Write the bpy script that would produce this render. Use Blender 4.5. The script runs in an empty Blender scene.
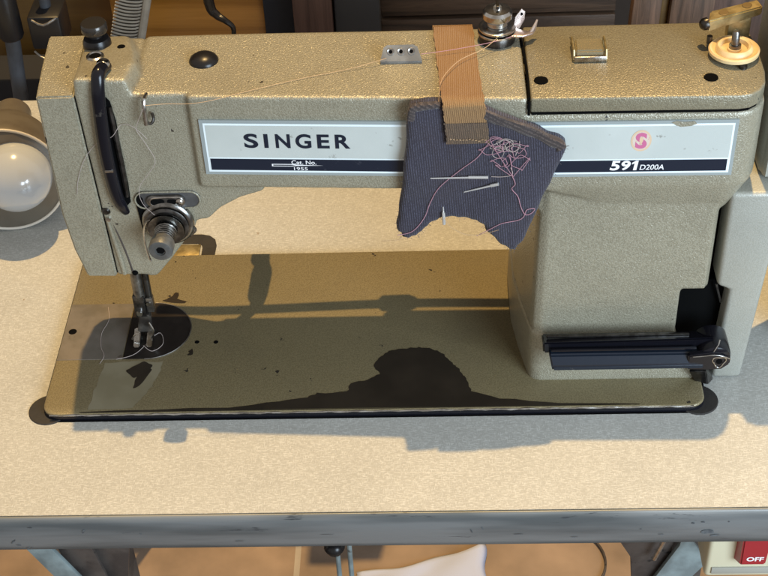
import bpy, bmesh, math, random
from mathutils import Vector, Matrix
from mathutils.geometry import tessellate_polygon, delaunay_2d_cdt
from mathutils import noise as mnoise
random.seed(7)
R_ = math.radians
scene = bpy.context.scene
col = scene.collection
MM = 0.001

# ------------------------------------------------------------------ camera
cam_d = bpy.data.cameras.new('camera')
cam = bpy.data.objects.new('camera', cam_d); col.objects.link(cam)
cam_d.sensor_width = 36.0; cam_d.lens = 65.295; cam_d.clip_start = 0.02; cam_d.clip_end = 60
cam.matrix_world = Matrix(((0.9991, 0.0183, 0.0375, 0.28697),
                           (0.0162, 0.6593, -0.7517, -0.69161),
                           (-0.0385, 0.7517, 0.6584, 0.72172),
                           (0, 0, 0, 1)))
scene.camera = cam
scene.render.resolution_x = 1024; scene.render.resolution_y = 768

# ------------------------------------------------------------------ world and lamps
w = bpy.data.worlds.new("World"); scene.world = w; w.use_nodes = True
bg = w.node_tree.nodes['Background']
bg.inputs[0].default_value = (1.0, 0.93, 0.86, 1); bg.inputs[1].default_value = 0.52

def aim(o, target):
    d = Vector(target) - o.location
    o.rotation_euler = d.to_track_quat('-Z', 'Y').to_euler()

# the low sun through the window behind the machine: one small distant warm lamp
ld = bpy.data.lights.new('sunlight_lamp', 'SPOT'); lo = bpy.data.objects.new('sunlight_lamp', ld); col.objects.link(lo)
ld.energy = 4200; ld.color = (1.0, 0.66, 0.27); ld.shadow_soft_size = 0.065
ld.spot_size = R_(8.6); ld.spot_blend = 0.12
lo.location = (0.53, 1.89, 9.0)
aim(lo, (0.22, 0.15, 0.05))
# the window in front of the machine: wide cool soft light
def area(name, loc, target, sx, sy, e, c):
    d = bpy.data.lights.new(name, 'AREA'); o = bpy.data.objects.new(name, d); col.objects.link(o)
    d.shape = 'RECTANGLE'; d.size = sx; d.size_y = sy; d.energy = e; d.color = c
    o.location = loc; aim(o, target); return o
area('window_light', (1.35, -1.30, 0.62), (0.45, 0.0, 0.12), 0.9, 1.0, 50, (0.68, 0.84, 1.0))

scene.view_settings.view_transform = 'Standard'
scene.view_settings.look = 'None'
scene.view_settings.exposure = 0.0
scene.view_settings.gamma = 1.0

# ------------------------------------------------------------------ materials
def mat(name, c, rough=0.5, metal=0.0, var=None, vscale=80, bump=0.0, bscale=400, stretch=(1, 1, 1),
        spots=None, spot_scale=40, spot_lo=0.6, bkind='noise', coat=0.0, spec=0.5, rvar=0.0, detail=3):
    m = bpy.data.materials.new(name); m.use_nodes = True
    nt = m.node_tree; N = nt.nodes; L = nt.links
    b = N['Principled BSDF']
    b.inputs['Base Color'].default_value = (*c, 1); b.inputs['Roughness'].default_value = rough
    b.inputs['Metallic'].default_value = metal; b.inputs['Specular IOR Level'].default_value = spec
    b.inputs['Coat Weight'].default_value = coat; b.inputs['Coat Roughness'].default_value = 0.15
    tc = N.new('ShaderNodeTexCoord'); mp = N.new('ShaderNodeMapping'); mp.inputs['Scale'].default_value = stretch
    L.new(tc.outputs['Object'], mp.inputs[0]); V = mp.outputs[0]
    def noise(sc, det=detail, rough_=0.55):
        n = N.new('ShaderNodeTexNoise'); n.inputs['Scale'].default_value = sc
        n.inputs['Detail'].default_value = det; n.inputs['Roughness'].default_value = rough_
        L.new(V, n.inputs['Vector']); return n.outputs['Fac']
    def ramp(fac, a, bb, lo=0.4, hi=0.6):
        r = N.new('ShaderNodeValToRGB'); r.color_ramp.elements[0].position = lo; r.color_ramp.elements[1].position = hi
        r.color_ramp.elements[0].color = (*a, 1); r.color_ramp.elements[1].color = (*bb, 1)
        L.new(fac, r.inputs[0]); return r.outputs[0]
    cur = None
    if var is not None:
        cur = ramp(noise(vscale), var, c); L.new(cur, b.inputs['Base Color'])
    if spots is not None:
        f = ramp(noise(spot_scale, 5, 0.65), (0, 0, 0), (1, 1, 1), spot_lo, spot_lo + 0.05)
        mx = N.new('ShaderNodeMix'); mx.data_type = 'RGBA'
        L.new(f, mx.inputs[0])
        if cur is not None: L.new(cur, mx.inputs[6])
        else: mx.inputs[6].default_value = (*c, 1)
        mx.inputs[7].default_value = (*spots, 1); L.new(mx.outputs[2], b.inputs['Base Color'])
    if rvar:
        rr = N.new('ShaderNodeMapRange'); rr.inputs[3].default_value = max(0.03, rough - rvar); rr.inputs[4].default_value = rough + rvar
        L.new(noise(vscale * 0.5), rr.inputs[0]); L.new(rr.outputs[0], b.inputs['Roughness'])
    if bump:
        bp = N.new('ShaderNodeBump'); bp.inputs['Strength'].default_value = bump; bp.inputs['Distance'].default_value = 0.0006
        if bkind == 'voronoi':
            v = N.new('ShaderNodeTexVoronoi'); v.feature = 'SMOOTH_F1'; v.inputs['Scale'].default_value = bscale
            L.new(V, v.inputs['Vector']); L.new(v.outputs['Distance'], bp.inputs['Height'])
        else: L.new(noise(bscale), bp.inputs['Height'])
        L.new(bp.outputs[0], b.inputs['Normal'])
    return m

def hammered(name, c, dark, bump=0.55, rough=0.36, metal=0.35, dirt=(0.09, 0.075, 0.05)):
    """hammer-finish enamel: worm-like grain about 2 mm across, with a slow drift of grime"""
    m = bpy.data.materials.new(name); m.use_nodes = True
    nt = m.node_tree; N = nt.nodes; L = nt.links; b = N['Principled BSDF']
    tc = N.new('ShaderNodeTexCoord'); V = tc.outputs['Object']
    n1 = N.new('ShaderNodeTexNoise'); n1.inputs['Scale'].default_value = 980; n1.inputs['Detail'].default_value = 1.5
    n1.inputs['Distortion'].default_value = 0.5
    L.new(V, n1.inputs['Vector'])
    r = N.new('ShaderNodeValToRGB'); r.color_ramp.elements[0].position = 0.40; r.color_ramp.elements[1].position = 0.58
    r.color_ramp.elements[0].color = (*dark, 1); r.color_ramp.elements[1].color = (*c, 1)
    L.new(n1.outputs['Fac'], r.inputs[0])
    n2 = N.new('ShaderNodeTexNoise'); n2.inputs['Scale'].default_value = 22; n2.inputs['Detail'].default_value = 6
    n2.inputs['Roughness'].default_value = 0.65; L.new(V, n2.inputs['Vector'])
    r2 = N.new('ShaderNodeMapRange'); r2.inputs[1].default_value = 0.48; r2.inputs[2].default_value = 0.75
    r2.inputs[3].default_value = 0.0; r2.inputs[4].default_value = 0.22; L.new(n2.outputs['Fac'], r2.inputs[0])
    mx = N.new('ShaderNodeMix'); mx.data_type = 'RGBA'; L.new(r2.outputs[0], mx.inputs[0]); L.new(r.outputs[0], mx.inputs[6])
    mx.inputs[7].default_value = (*dirt, 1)
    # a few tiny chips
    n3 = N.new('ShaderNodeTexNoise'); n3.inputs['Scale'].default_value = 120; n3.inputs['Detail'].default_value = 4; L.new(V, n3.inputs['Vector'])
    r3 = N.new('ShaderNodeMapRange'); r3.inputs[1].default_value = 0.715; r3.inputs[2].default_value = 0.73; L.new(n3.outputs['Fac'], r3.inputs[0])
    mx2 = N.new('ShaderNodeMix'); mx2.data_type = 'RGBA'; L.new(r3.outputs[0], mx2.inputs[0]); L.new(mx.outputs[2], mx2.inputs[6])
    mx2.inputs[7].default_value = (0.03, 0.025, 0.02, 1); L.new(mx2.outputs[2], b.inputs['Base Color'])
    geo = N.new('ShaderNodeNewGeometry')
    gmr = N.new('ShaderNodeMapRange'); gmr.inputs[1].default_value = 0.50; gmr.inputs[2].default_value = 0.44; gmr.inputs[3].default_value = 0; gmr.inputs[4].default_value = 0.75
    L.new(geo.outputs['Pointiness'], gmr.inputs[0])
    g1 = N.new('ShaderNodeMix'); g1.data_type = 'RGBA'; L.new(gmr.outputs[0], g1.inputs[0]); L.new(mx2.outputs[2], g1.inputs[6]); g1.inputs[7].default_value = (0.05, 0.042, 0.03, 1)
    emr = N.new('ShaderNodeMapRange'); emr.inputs[1].default_value = 0.53; emr.inputs[2].default_value = 0.58; L.new(geo.outputs['Pointiness'], emr.inputs[0])
    en = N.new('ShaderNodeMapRange'); en.inputs[1].default_value = 0.50; en.inputs[2].default_value = 0.62; L.new(n2.outputs['Fac'], en.inputs[0])
    em = N.new('ShaderNodeMath'); em.operation = 'MULTIPLY'; L.new(emr.outputs[0], em.inputs[0]); L.new(en.outputs[0], em.inputs[1])
    g2 = N.new('ShaderNodeMix'); g2.data_type = 'RGBA'; L.new(em.outputs[0], g2.inputs[0]); L.new(g1.outputs[2], g2.inputs[6]); g2.inputs[7].default_value = (0.20, 0.18, 0.15, 1)
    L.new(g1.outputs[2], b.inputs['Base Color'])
    rmr = N.new('ShaderNodeMapRange'); rmr.inputs[3].default_value = rough - 0.08; rmr.inputs[4].default_value = rough + 0.12; L.new(n2.outputs['Fac'], rmr.inputs[0])
    L.new(rmr.outputs[0], b.inputs['Roughness'])
    b.inputs['Metallic'].default_value = metal
    b.inputs['Coat Weight'].default_value = 0.3; b.inputs['Coat Roughness'].default_value = 0.16
    bp = N.new('ShaderNodeBump'); bp.inputs['Strength'].default_value = bump; bp.inputs['Distance'].default_value = 0.0008
    L.new(n1.outputs['Fac'], bp.inputs['Height']); L.new(bp.outputs[0], b.inputs['Normal']); L.new(bp.outputs[0], b.inputs['Coat Normal'])
    return m

M = {}
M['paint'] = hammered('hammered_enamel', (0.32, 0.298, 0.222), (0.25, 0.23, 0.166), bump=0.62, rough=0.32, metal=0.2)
M['paint_cover'] = hammered('brown_hammered_enamel', (0.25, 0.225, 0.152), (0.195, 0.174, 0.118), bump=0.5, rough=0.34, metal=0.25, dirt=(0.10, 0.08, 0.05))  # darker, browner base than the rest of the casting
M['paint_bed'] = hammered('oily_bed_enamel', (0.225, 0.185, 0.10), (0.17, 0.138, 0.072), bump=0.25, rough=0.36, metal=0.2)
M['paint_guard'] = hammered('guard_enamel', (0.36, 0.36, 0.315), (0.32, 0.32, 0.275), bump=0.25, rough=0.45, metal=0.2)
M['black'] = mat('black_recess', (0.004, 0.004, 0.004), 0.9, spec=0.03)
M['gloss_black'] = mat('glossy_black_enamel', (0.006, 0.006, 0.009), 0.2, spec=0.28, coat=0.1, bump=0.12, bscale=90, spots=(0.05, 0.045, 0.04), spot_scale=60, spot_lo=0.66)
M['rubber'] = mat('black_rubber', (0.014, 0.012, 0.011), 0.75, var=(0.02, 0.017, 0.014), bump=0.3)
M['plastic_black'] = mat('black_plastic', (0.010, 0.009, 0.009), 0.28, spec=0.35, bump=0.1, rvar=0.1)
M['chrome'] = mat('dull_chrome', (0.55, 0.54, 0.52), 0.22, metal=1.0, var=(0.36, 0.34, 0.31), vscale=160, rvar=0.08, bump=0.08)
M['dark_chrome'] = mat('tarnished_chrome', (0.30, 0.295, 0.28), 0.25, metal=1.0, var=(0.16, 0.155, 0.145), vscale=160, bump=0.08)
M['steel'] = mat('worn_steel', (0.30, 0.29, 0.27), 0.34, metal=0.95, var=(0.16, 0.15, 0.14), vscale=120, bump=0.2, rvar=0.1)
M['dark_steel'] = mat('dark_oily_steel', (0.10, 0.095, 0.09), 0.3, metal=0.9, var=(0.05, 0.045, 0.04), vscale=150, bump=0.2)
M['slide_steel'] = mat('brushed_slide_plate', (0.20, 0.175, 0.145), 0.40, metal=0.45, var=(0.165, 0.145, 0.115), vscale=60, bump=0.10, bscale=300, rvar=0.08, spots=(0.10, 0.08, 0.06), spot_scale=50, spot_lo=0.66)
M['plate_dark'] = mat('near_black_plate', (0.03, 0.024, 0.02), 0.3, metal=0.4, var=(0.018, 0.014, 0.012), vscale=40, bump=0.1, rvar=0.1)  # near-black base over the whole needle plate
M['brass'] = mat('dull_brass', (0.42, 0.33, 0.16), 0.4, metal=0.7, var=(0.26, 0.20, 0.09), vscale=140, bump=0.2)
M['label_pale'] = mat('pale_nameplate', (0.56, 0.60, 0.57), 0.30, metal=0.15, var=(0.52, 0.56, 0.53), vscale=20, spots=(0.33, 0.34, 0.31), spot_scale=110, spot_lo=0.66, bump=0.12, bscale=250, rvar=0.1)
M['label_edge'] = mat('nameplate_rim', (0.36, 0.41, 0.41), 0.35, metal=0.3)
M['label_white'] = mat('nameplate_white_print', (0.72, 0.80, 0.82), 0.4)
M['label_navy'] = mat('nameplate_dark_print', (0.008, 0.013, 0.026), 0.3, spots=(0.03, 0.035, 0.05), spot_scale=160, spot_lo=0.66)
M['gold_ring'] = mat('medallion_ring', (0.62, 0.45, 0.30), 0.45)
M['magenta'] = mat('medallion_red', (0.50, 0.13, 0.25), 0.4)
M['cream'] = mat('cream_nylon', (0.72, 0.55, 0.30), 0.42, var=(0.60, 0.43, 0.21), vscale=60, bump=0.1)
M['bolt'] = mat('bright_needle_steel', (0.72, 0.72, 0.70), 0.3, metal=0.6)
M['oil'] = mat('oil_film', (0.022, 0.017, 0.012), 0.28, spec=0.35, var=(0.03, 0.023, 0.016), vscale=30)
M['wear'] = mat('rubbed_enamel', (0.17, 0.16, 0.12), 0.5, var=(0.13, 0.12, 0.09), vscale=60)
M['table_edge'] = mat('aluminium_edging', (0.185, 0.195, 0.195), 0.38, metal=0.3, var=(0.10, 0.11, 0.112), vscale=16, stretch=(0.35, 1, 3),
                      spots=(0.05, 0.055, 0.06), spot_scale=60, spot_lo=0.635, bump=0.3, bscale=90, rvar=0.14)
M['under'] = mat('table_underside', (0.10, 0.075, 0.05), 0.8)
M['teal_steel'] = mat('grey_green_painted_steel', (0.22, 0.27, 0.27), 0.45, var=(0.14, 0.17, 0.17), vscale=40, spots=(0.05, 0.045, 0.04), spot_scale=50, spot_lo=0.66, bump=0.2)
M['brown_steel'] = mat('grimy_steel', (0.10, 0.085, 0.075), 0.5, metal=0.4, var=(0.06, 0.05, 0.045), vscale=40, spots=(0.02, 0.02, 0.02), spot_scale=60, spot_lo=0.62, bump=0.2)
M['switch_cream'] = mat('cream_bakelite', (0.58, 0.54, 0.38), 0.4, bump=0.05)
M['switch_grey'] = mat('grey_rail', (0.33, 0.32, 0.27), 0.5)
M['red'] = mat('red_button', (0.30, 0.010, 0.018), 0.3, bump=0.05)
M['white_print'] = mat('white_print', (0.8, 0.8, 0.8), 0.5)
M['shade'] = mat('bronze_lampshade', (0.15, 0.13, 0.10), 0.42, metal=0.2, var=(0.12, 0.10, 0.075), vscale=30, bump=0.05)
M['shade_in'] = mat('pale_shade_lining', (0.36, 0.40, 0.43), 0.4)
M['rim'] = mat('cream_shade_rim', (0.55, 0.50, 0.42), 0.4)
M['bulb'] = mat('frosted_bulb_glass', (0.42, 0.45, 0.48), 0.14, spec=0.6, coat=0.5)
M['threadp'] = mat('pink_thread', (0.42, 0.22, 0.26), 0.8)
M['threadw'] = mat('pale_thread', (0.40, 0.33, 0.30), 0.7)
M['threadb'] = mat('tan_thread', (0.45, 0.30, 0.17), 0.6)
M['white_cloth'] = mat('white_cloth', (0.42, 0.46, 0.60), 0.8, bump=0.15, bscale=500)
M['pole'] = mat('blue_grey_pole', (0.075, 0.085, 0.10), 0.45, var=(0.05, 0.055, 0.065), vscale=40)
M['pole_dark'] = mat('black_clamp', (0.010, 0.010, 0.012), 0.4)
M['comb'] = mat('grey_slatted_metal', (0.36, 0.34, 0.29), 0.5, var=(0.28, 0.26, 0.22), vscale=50)
M['dark_wall'] = mat('dim_brown_wall', (0.05, 0.038, 0.03), 0.8)
M['fabric_dark'] = mat('charcoal_cloth', (0.012, 0.013, 0.018), 0.9)

def wood(name, a, b, scale=14, rough=0.5, axis='X'):
    m = bpy.data.materials.new(name); m.use_nodes = True
    nt = m.node_tree; N = nt.nodes; L = nt.links; bs = N['Principled BSDF']
    tc = N.new('ShaderNodeTexCoord'); mp = N.new('ShaderNodeMapping')
    mp.inputs['Scale'].default_value = (0.25, 1, 3.2) if axis == 'X' else (3.2, 1, 0.25)
    L.new(tc.outputs['Object'], mp.inputs[0])
    n = N.new('ShaderNodeTexNoise'); n.inputs['Scale'].default_value = scale; n.inputs['Detail'].default_value = 7
    n.inputs['Distortion'].default_value = 1.2; n.inputs['Roughness'].default_value = 0.65
    L.new(mp.outputs[0], n.inputs['Vector'])
    r = N.new('ShaderNodeValToRGB'); r.color_ramp.elements[0].position = 0.35; r.color_ramp.elements[1].position = 0.65
    r.color_ramp.elements[0].color = (*a, 1); r.color_ramp.elements[1].color = (*b, 1)
    L.new(n.outputs['Fac'], r.inputs[0]); L.new(r.outputs[0], bs.inputs['Base Color'])
    bs.inputs['Roughness'].default_value = rough
    bp = N.new('ShaderNodeBump'); bp.inputs['Strength'].default_value = 0.3; bp.inputs['Distance'].default_value = 0.002
    L.new(n.outputs['Fac'], bp.inputs['Height']); L.new(bp.outputs[0], bs.inputs['Normal'])
    return m
M['wood_dark'] = wood('dark_board', (0.025, 0.015, 0.009), (0.085, 0.052, 0.032), 26)
M['wood_red'] = wood('reddish_post', (0.04, 0.018, 0.013), (0.085, 0.045, 0.034), 20, axis='Z')
M['wood_amber'] = wood('amber_varnished_wood', (0.26, 0.11, 0.015), (0.50, 0.23, 0.045), 9, 0.3)
M['wood_amber_dim'] = wood('dim_amber_wood', (0.08, 0.042, 0.008), (0.15, 0.08, 0.016), 8, 0.4)
M['wood_brown'] = wood('brown_board', (0.06, 0.033, 0.018), (0.19, 0.105, 0.062), 24, axis='Z')
M['wood_plum'] = wood('plum_brown_board', (0.045, 0.026, 0.019), (0.14, 0.082, 0.06), 22, axis='Z')

def laminate():
    """beige linen-pattern laminate: short crossed flecks"""
    m = bpy.data.materials.new('linen_laminate'); m.use_nodes = True
    nt = m.node_tree; N = nt.nodes; L = nt.links; b = N['Principled BSDF']
    tc = N.new('ShaderNodeTexCoord')
    def st(scale, s, lo, hi):
        mp = N.new('ShaderNodeMapping'); mp.inputs['Scale'].default_value = s; L.new(tc.outputs['Object'], mp.inputs[0])
        n = N.new('ShaderNodeTexNoise'); n.inputs['Scale'].default_value = scale; n.inputs['Detail'].default_value = 2
        L.new(mp.outputs[0], n.inputs['Vector'])
        r = N.new('ShaderNodeMapRange'); r.inputs[1].default_value = lo; r.inputs[2].default_value = hi; L.new(n.outputs['Fac'], r.inputs[0])
        return r.outputs[0]
    a = st(1200, (0.22, 1.5, 1), 0.47, 0.68); c = st(1200, (1.5, 0.25, 1), 0.50, 0.74); d = st(900, (1, 1, 1), 0.40, 0.70)
    mx = N.new('ShaderNodeMath'); mx.operation = 'MAXIMUM'; L.new(a, mx.inputs[0]); L.new(c, mx.inputs[1])
    av = N.new('ShaderNodeMath'); av.operation = 'MULTIPLY_ADD'; L.new(d, av.inputs[0]); av.inputs[1].default_value = 0.35; L.new(mx.outputs[0], av.inputs[2])
    r = N.new('ShaderNodeValToRGB'); e = r.color_ramp.elements
    e[0].position = 0.0; e[0].color = (0.365, 0.36, 0.328, 1); e[1].position = 1.0; e[1].color = (0.52, 0.52, 0.485, 1)
    x = e.new(0.45); x.color = (0.40, 0.395, 0.36, 1)
    L.new(av.outputs[0], r.inputs[0])
    n2 = N.new('ShaderNodeTexNoise'); n2.inputs['Scale'].default_value = 90; n2.inputs['Detail'].default_value = 5; L.new(tc.outputs['Object'], n2.inputs['Vector'])
    r2 = N.new('ShaderNodeMapRange'); r2.inputs[1].default_value = 0.73; r2.inputs[2].default_value = 0.76; L.new(n2.outputs['Fac'], r2.inputs[0])
    m2 = N.new('ShaderNodeMix'); m2.data_type = 'RGBA'; L.new(r2.outputs[0], m2.inputs[0]); L.new(r.outputs[0], m2.inputs[6]); m2.inputs[7].default_value = (0.25, 0.2, 0.14, 1)
    n4 = N.new('ShaderNodeTexNoise'); n4.inputs['Scale'].default_value = 5; n4.inputs['Detail'].default_value = 8; n4.inputs['Roughness'].default_value = 0.7; L.new(tc.outputs['Object'], n4.inputs['Vector'])
    r4 = N.new('ShaderNodeMapRange'); r4.inputs[1].default_value = 0.35; r4.inputs[2].default_value = 0.7; r4.inputs[3].default_value = 1.04; r4.inputs[4].default_value = 0.86; L.new(n4.outputs['Fac'], r4.inputs[0])
    m4 = N.new('ShaderNodeMix'); m4.data_type = 'RGBA'; m4.blend_type = 'MULTIPLY'; m4.inputs[0].default_value = 1; L.new(m2.outputs[2], m4.inputs[6]); L.new(r4.outputs[0], m4.inputs[7])
    mp5 = N.new('ShaderNodeMapping'); mp5.inputs['Rotation'].default_value = (0, 0, 0.12); mp5.inputs['Scale'].default_value = (1.0, 60, 1); L.new(tc.outputs['Object'], mp5.inputs[0])
    n5 = N.new('ShaderNodeTexNoise'); n5.inputs['Scale'].default_value = 9; n5.inputs['Detail'].default_value = 1; L.new(mp5.outputs[0], n5.inputs['Vector'])
    r5 = N.new('ShaderNodeMapRange'); r5.inputs[1].default_value = 0.735; r5.inputs[2].default_value = 0.76; r5.inputs[4].default_value = 0.25; L.new(n5.outputs['Fac'], r5.inputs[0])
    m5 = N.new('ShaderNodeMix'); m5.data_type = 'RGBA'; L.new(r5.outputs[0], m5.inputs[0]); L.new(m4.outputs[2], m5.inputs[6]); m5.inputs[7].default_value = (0.7, 0.68, 0.62, 1)
    L.new(m5.outputs[2], b.inputs['Base Color']); b.inputs['Roughness'].default_value = 0.42; b.inputs['Specular IOR Level'].default_value = 0.35
    bp = N.new('ShaderNodeBump'); bp.inputs['Strength'].default_value = 0.15; bp.inputs['Distance'].default_value = 0.0003
    L.new(av.outputs[0], bp.inputs['Height']); L.new(bp.outputs[0], b.inputs['Normal'])
    return m
M['laminate'] = laminate()

def ribbed(name, a, b, pitch, angle, soil=None):
    """fine rib-knit cloth"""
    m = bpy.data.materials.new(name); m.use_nodes = True
    nt = m.node_tree; N = nt.nodes; L = nt.links; bs = N['Principled BSDF']
    tc = N.new('ShaderNodeTexCoord'); mp = N.new('ShaderNodeMapping'); mp.inputs['Rotation'].default_value = (0, angle, 0)
    L.new(tc.outputs['Object'], mp.inputs[0])
    nz = N.new('ShaderNodeTexNoise'); nz.inputs['Scale'].default_value = 40; L.new(mp.outputs[0], nz.inputs['Vector'])
    wv = N.new('ShaderNodeTexWave'); wv.bands_direction = 'X'; wv.inputs['Scale'].default_value = 1.0 / pitch * 0.314
    wv.inputs['Distortion'].default_value = 1.2; wv.inputs['Detail'].default_value = 2; wv.inputs['Detail Scale'].default_value = 1.5
    L.new(mp.outputs[0], wv.inputs['Vector'])
    n2 = N.new('ShaderNodeTexNoise'); n2.inputs['Scale'].default_value = 900; L.new(mp.outputs[0], n2.inputs['Vector'])
    mu = N.new('ShaderNodeMath'); mu.operation = 'MULTIPLY'; L.new(wv.outputs['Fac'], mu.inputs[0])
    mr = N.new('ShaderNodeMapRange'); mr.inputs[1].default_value = 0.35; mr.inputs[2].default_value = 0.6; mr.inputs[3].default_value = 0.25; L.new(n2.outputs['Fac'], mr.inputs[0])
    L.new(mr.outputs[0], mu.inputs[1])
    r = N.new('ShaderNodeValToRGB'); r.color_ramp.elements[0].position = 0.25; r.color_ramp.elements[1].position = 0.95
    r.color_ramp.elements[0].color = (*a, 1); r.color_ramp.elements[1].color = (*b, 1)
    L.new(mu.outputs[0], r.inputs[0]); out = r.outputs[0]
    if soil:
        n3 = N.new('ShaderNodeTexNoise'); n3.inputs['Scale'].default_value = 30; n3.inputs['Detail'].default_value = 5; L.new(tc.outputs['Object'], n3.inputs['Vector'])
        r3 = N.new('ShaderNodeMapRange'); r3.inputs[1].default_value = 0.5; r3.inputs[2].default_value = 0.8; r3.inputs[4].default_value = 0.6; L.new(n3.outputs['Fac'], r3.inputs[0])
        mx = N.new('ShaderNodeMix'); mx.data_type = 'RGBA'; L.new(r3.outputs[0], mx.inputs[0]); L.new(out, mx.inputs[6]); mx.inputs[7].default_value = (*soil, 1)
        out = mx.outputs[2]
    L.new(out, bs.inputs['Base Color']); bs.inputs['Roughness'].default_value = 0.9; bs.inputs['Sheen Weight'].default_value = 0.15
    bp = N.new('ShaderNodeBump'); bp.inputs['Strength'].default_value = 0.6; bp.inputs['Distance'].default_value = 0.0008
    L.new(mu.outputs[0], bp.inputs['Height']); L.new(bp.outputs[0], bs.inputs['Normal'])
    return m
M['rib_navy'] = ribbed('navy_rib_cloth', (0.024, 0.021, 0.033), (0.062, 0.060, 0.088), 0.0015, R_(4), soil=(0.035, 0.025, 0.03))
M['rib_brown'] = ribbed('faded_brown_hem', (0.036, 0.027, 0.025), (0.095, 0.07, 0.06), 0.0022, R_(60), soil=(0.05, 0.04, 0.05))
M['elastic'] = ribbed('tan_elastic_webbing', (0.225, 0.125, 0.048), (0.31, 0.178, 0.07), 0.0012, R_(6), soil=(0.20, 0.11, 0.05))
M['elastic_dirty'] = ribbed('grimy_elastic_webbing', (0.085, 0.055, 0.032), (0.17, 0.105, 0.058), 0.0013, R_(6), soil=(0.07, 0.05, 0.04))

def tiles():
    m = bpy.data.materials.new('tan_floor_tiles'); m.use_nodes = True
    nt = m.node_tree; N = nt.nodes; L = nt.links; b = N['Principled BSDF']
    tc = N.new('ShaderNodeTexCoord'); mp = N.new('ShaderNodeMapping'); mp.inputs['Location'].default_value = (0.402, 0.12, 0)
    L.new(tc.outputs['Object'], mp.inputs[0])
    br = N.new('ShaderNodeTexBrick'); br.offset = 0; br.inputs['Scale'].default_value = 1.0
    br.inputs['Brick Width'].default_value = 0.5; br.inputs['Row Height'].default_value = 0.5; br.inputs['Mortar Size'].default_value = 0.004
    br.inputs['Color1'].default_value = (0.235, 0.165, 0.115, 1); br.inputs['Color2'].default_value = (0.27, 0.19, 0.13, 1); br.inputs['Mortar'].default_value = (0.34, 0.29, 0.23, 1)
    L.new(mp.outputs[0], br.inputs['Vector'])
    n = N.new('ShaderNodeTexNoise'); n.inputs['Scale'].default_value = 12; n.inputs['Detail'].default_value = 6; L.new(tc.outputs['Object'], n.inputs['Vector'])
    mr = N.new('ShaderNodeMapRange'); mr.inputs[1].default_value = 0.3; mr.inputs[2].default_value = 0.7; mr.inputs[3].default_value = 0.65; mr.inputs[4].default_value = 1.2; L.new(n.outputs['Fac'], mr.inputs[0])
    mx = N.new('ShaderNodeMix'); mx.data_type = 'RGBA'; mx.blend_type = 'MULTIPLY'; mx.inputs[0].default_value = 1
    L.new(br.outputs['Color'], mx.inputs[6]); L.new(mr.outputs[0], mx.inputs[7]); L.new(mx.outputs[2], b.inputs['Base Color'])
    b.inputs['Roughness'].default_value = 0.45
    return m
M['tiles'] = tiles()

# ------------------------------------------------------------------ geometry helpers (all numbers in millimetres)
WORLD = {}
def tag(o, label=None, cat=None, group=None, kind=None):
    if label: o['label'] = label
    if cat: o['category'] = cat
    if group: o['group'] = group
    if kind: o['kind'] = kind
    return o
def thing(name, loc, label, cat, group=None):
    o = bpy.data.objects.new(name, None); col.objects.link(o)
    o.location = Vector(loc) * MM; o.empty_display_size = 0.02
    WORLD[o] = Vector(loc); return tag(o, label, cat, group)

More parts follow.
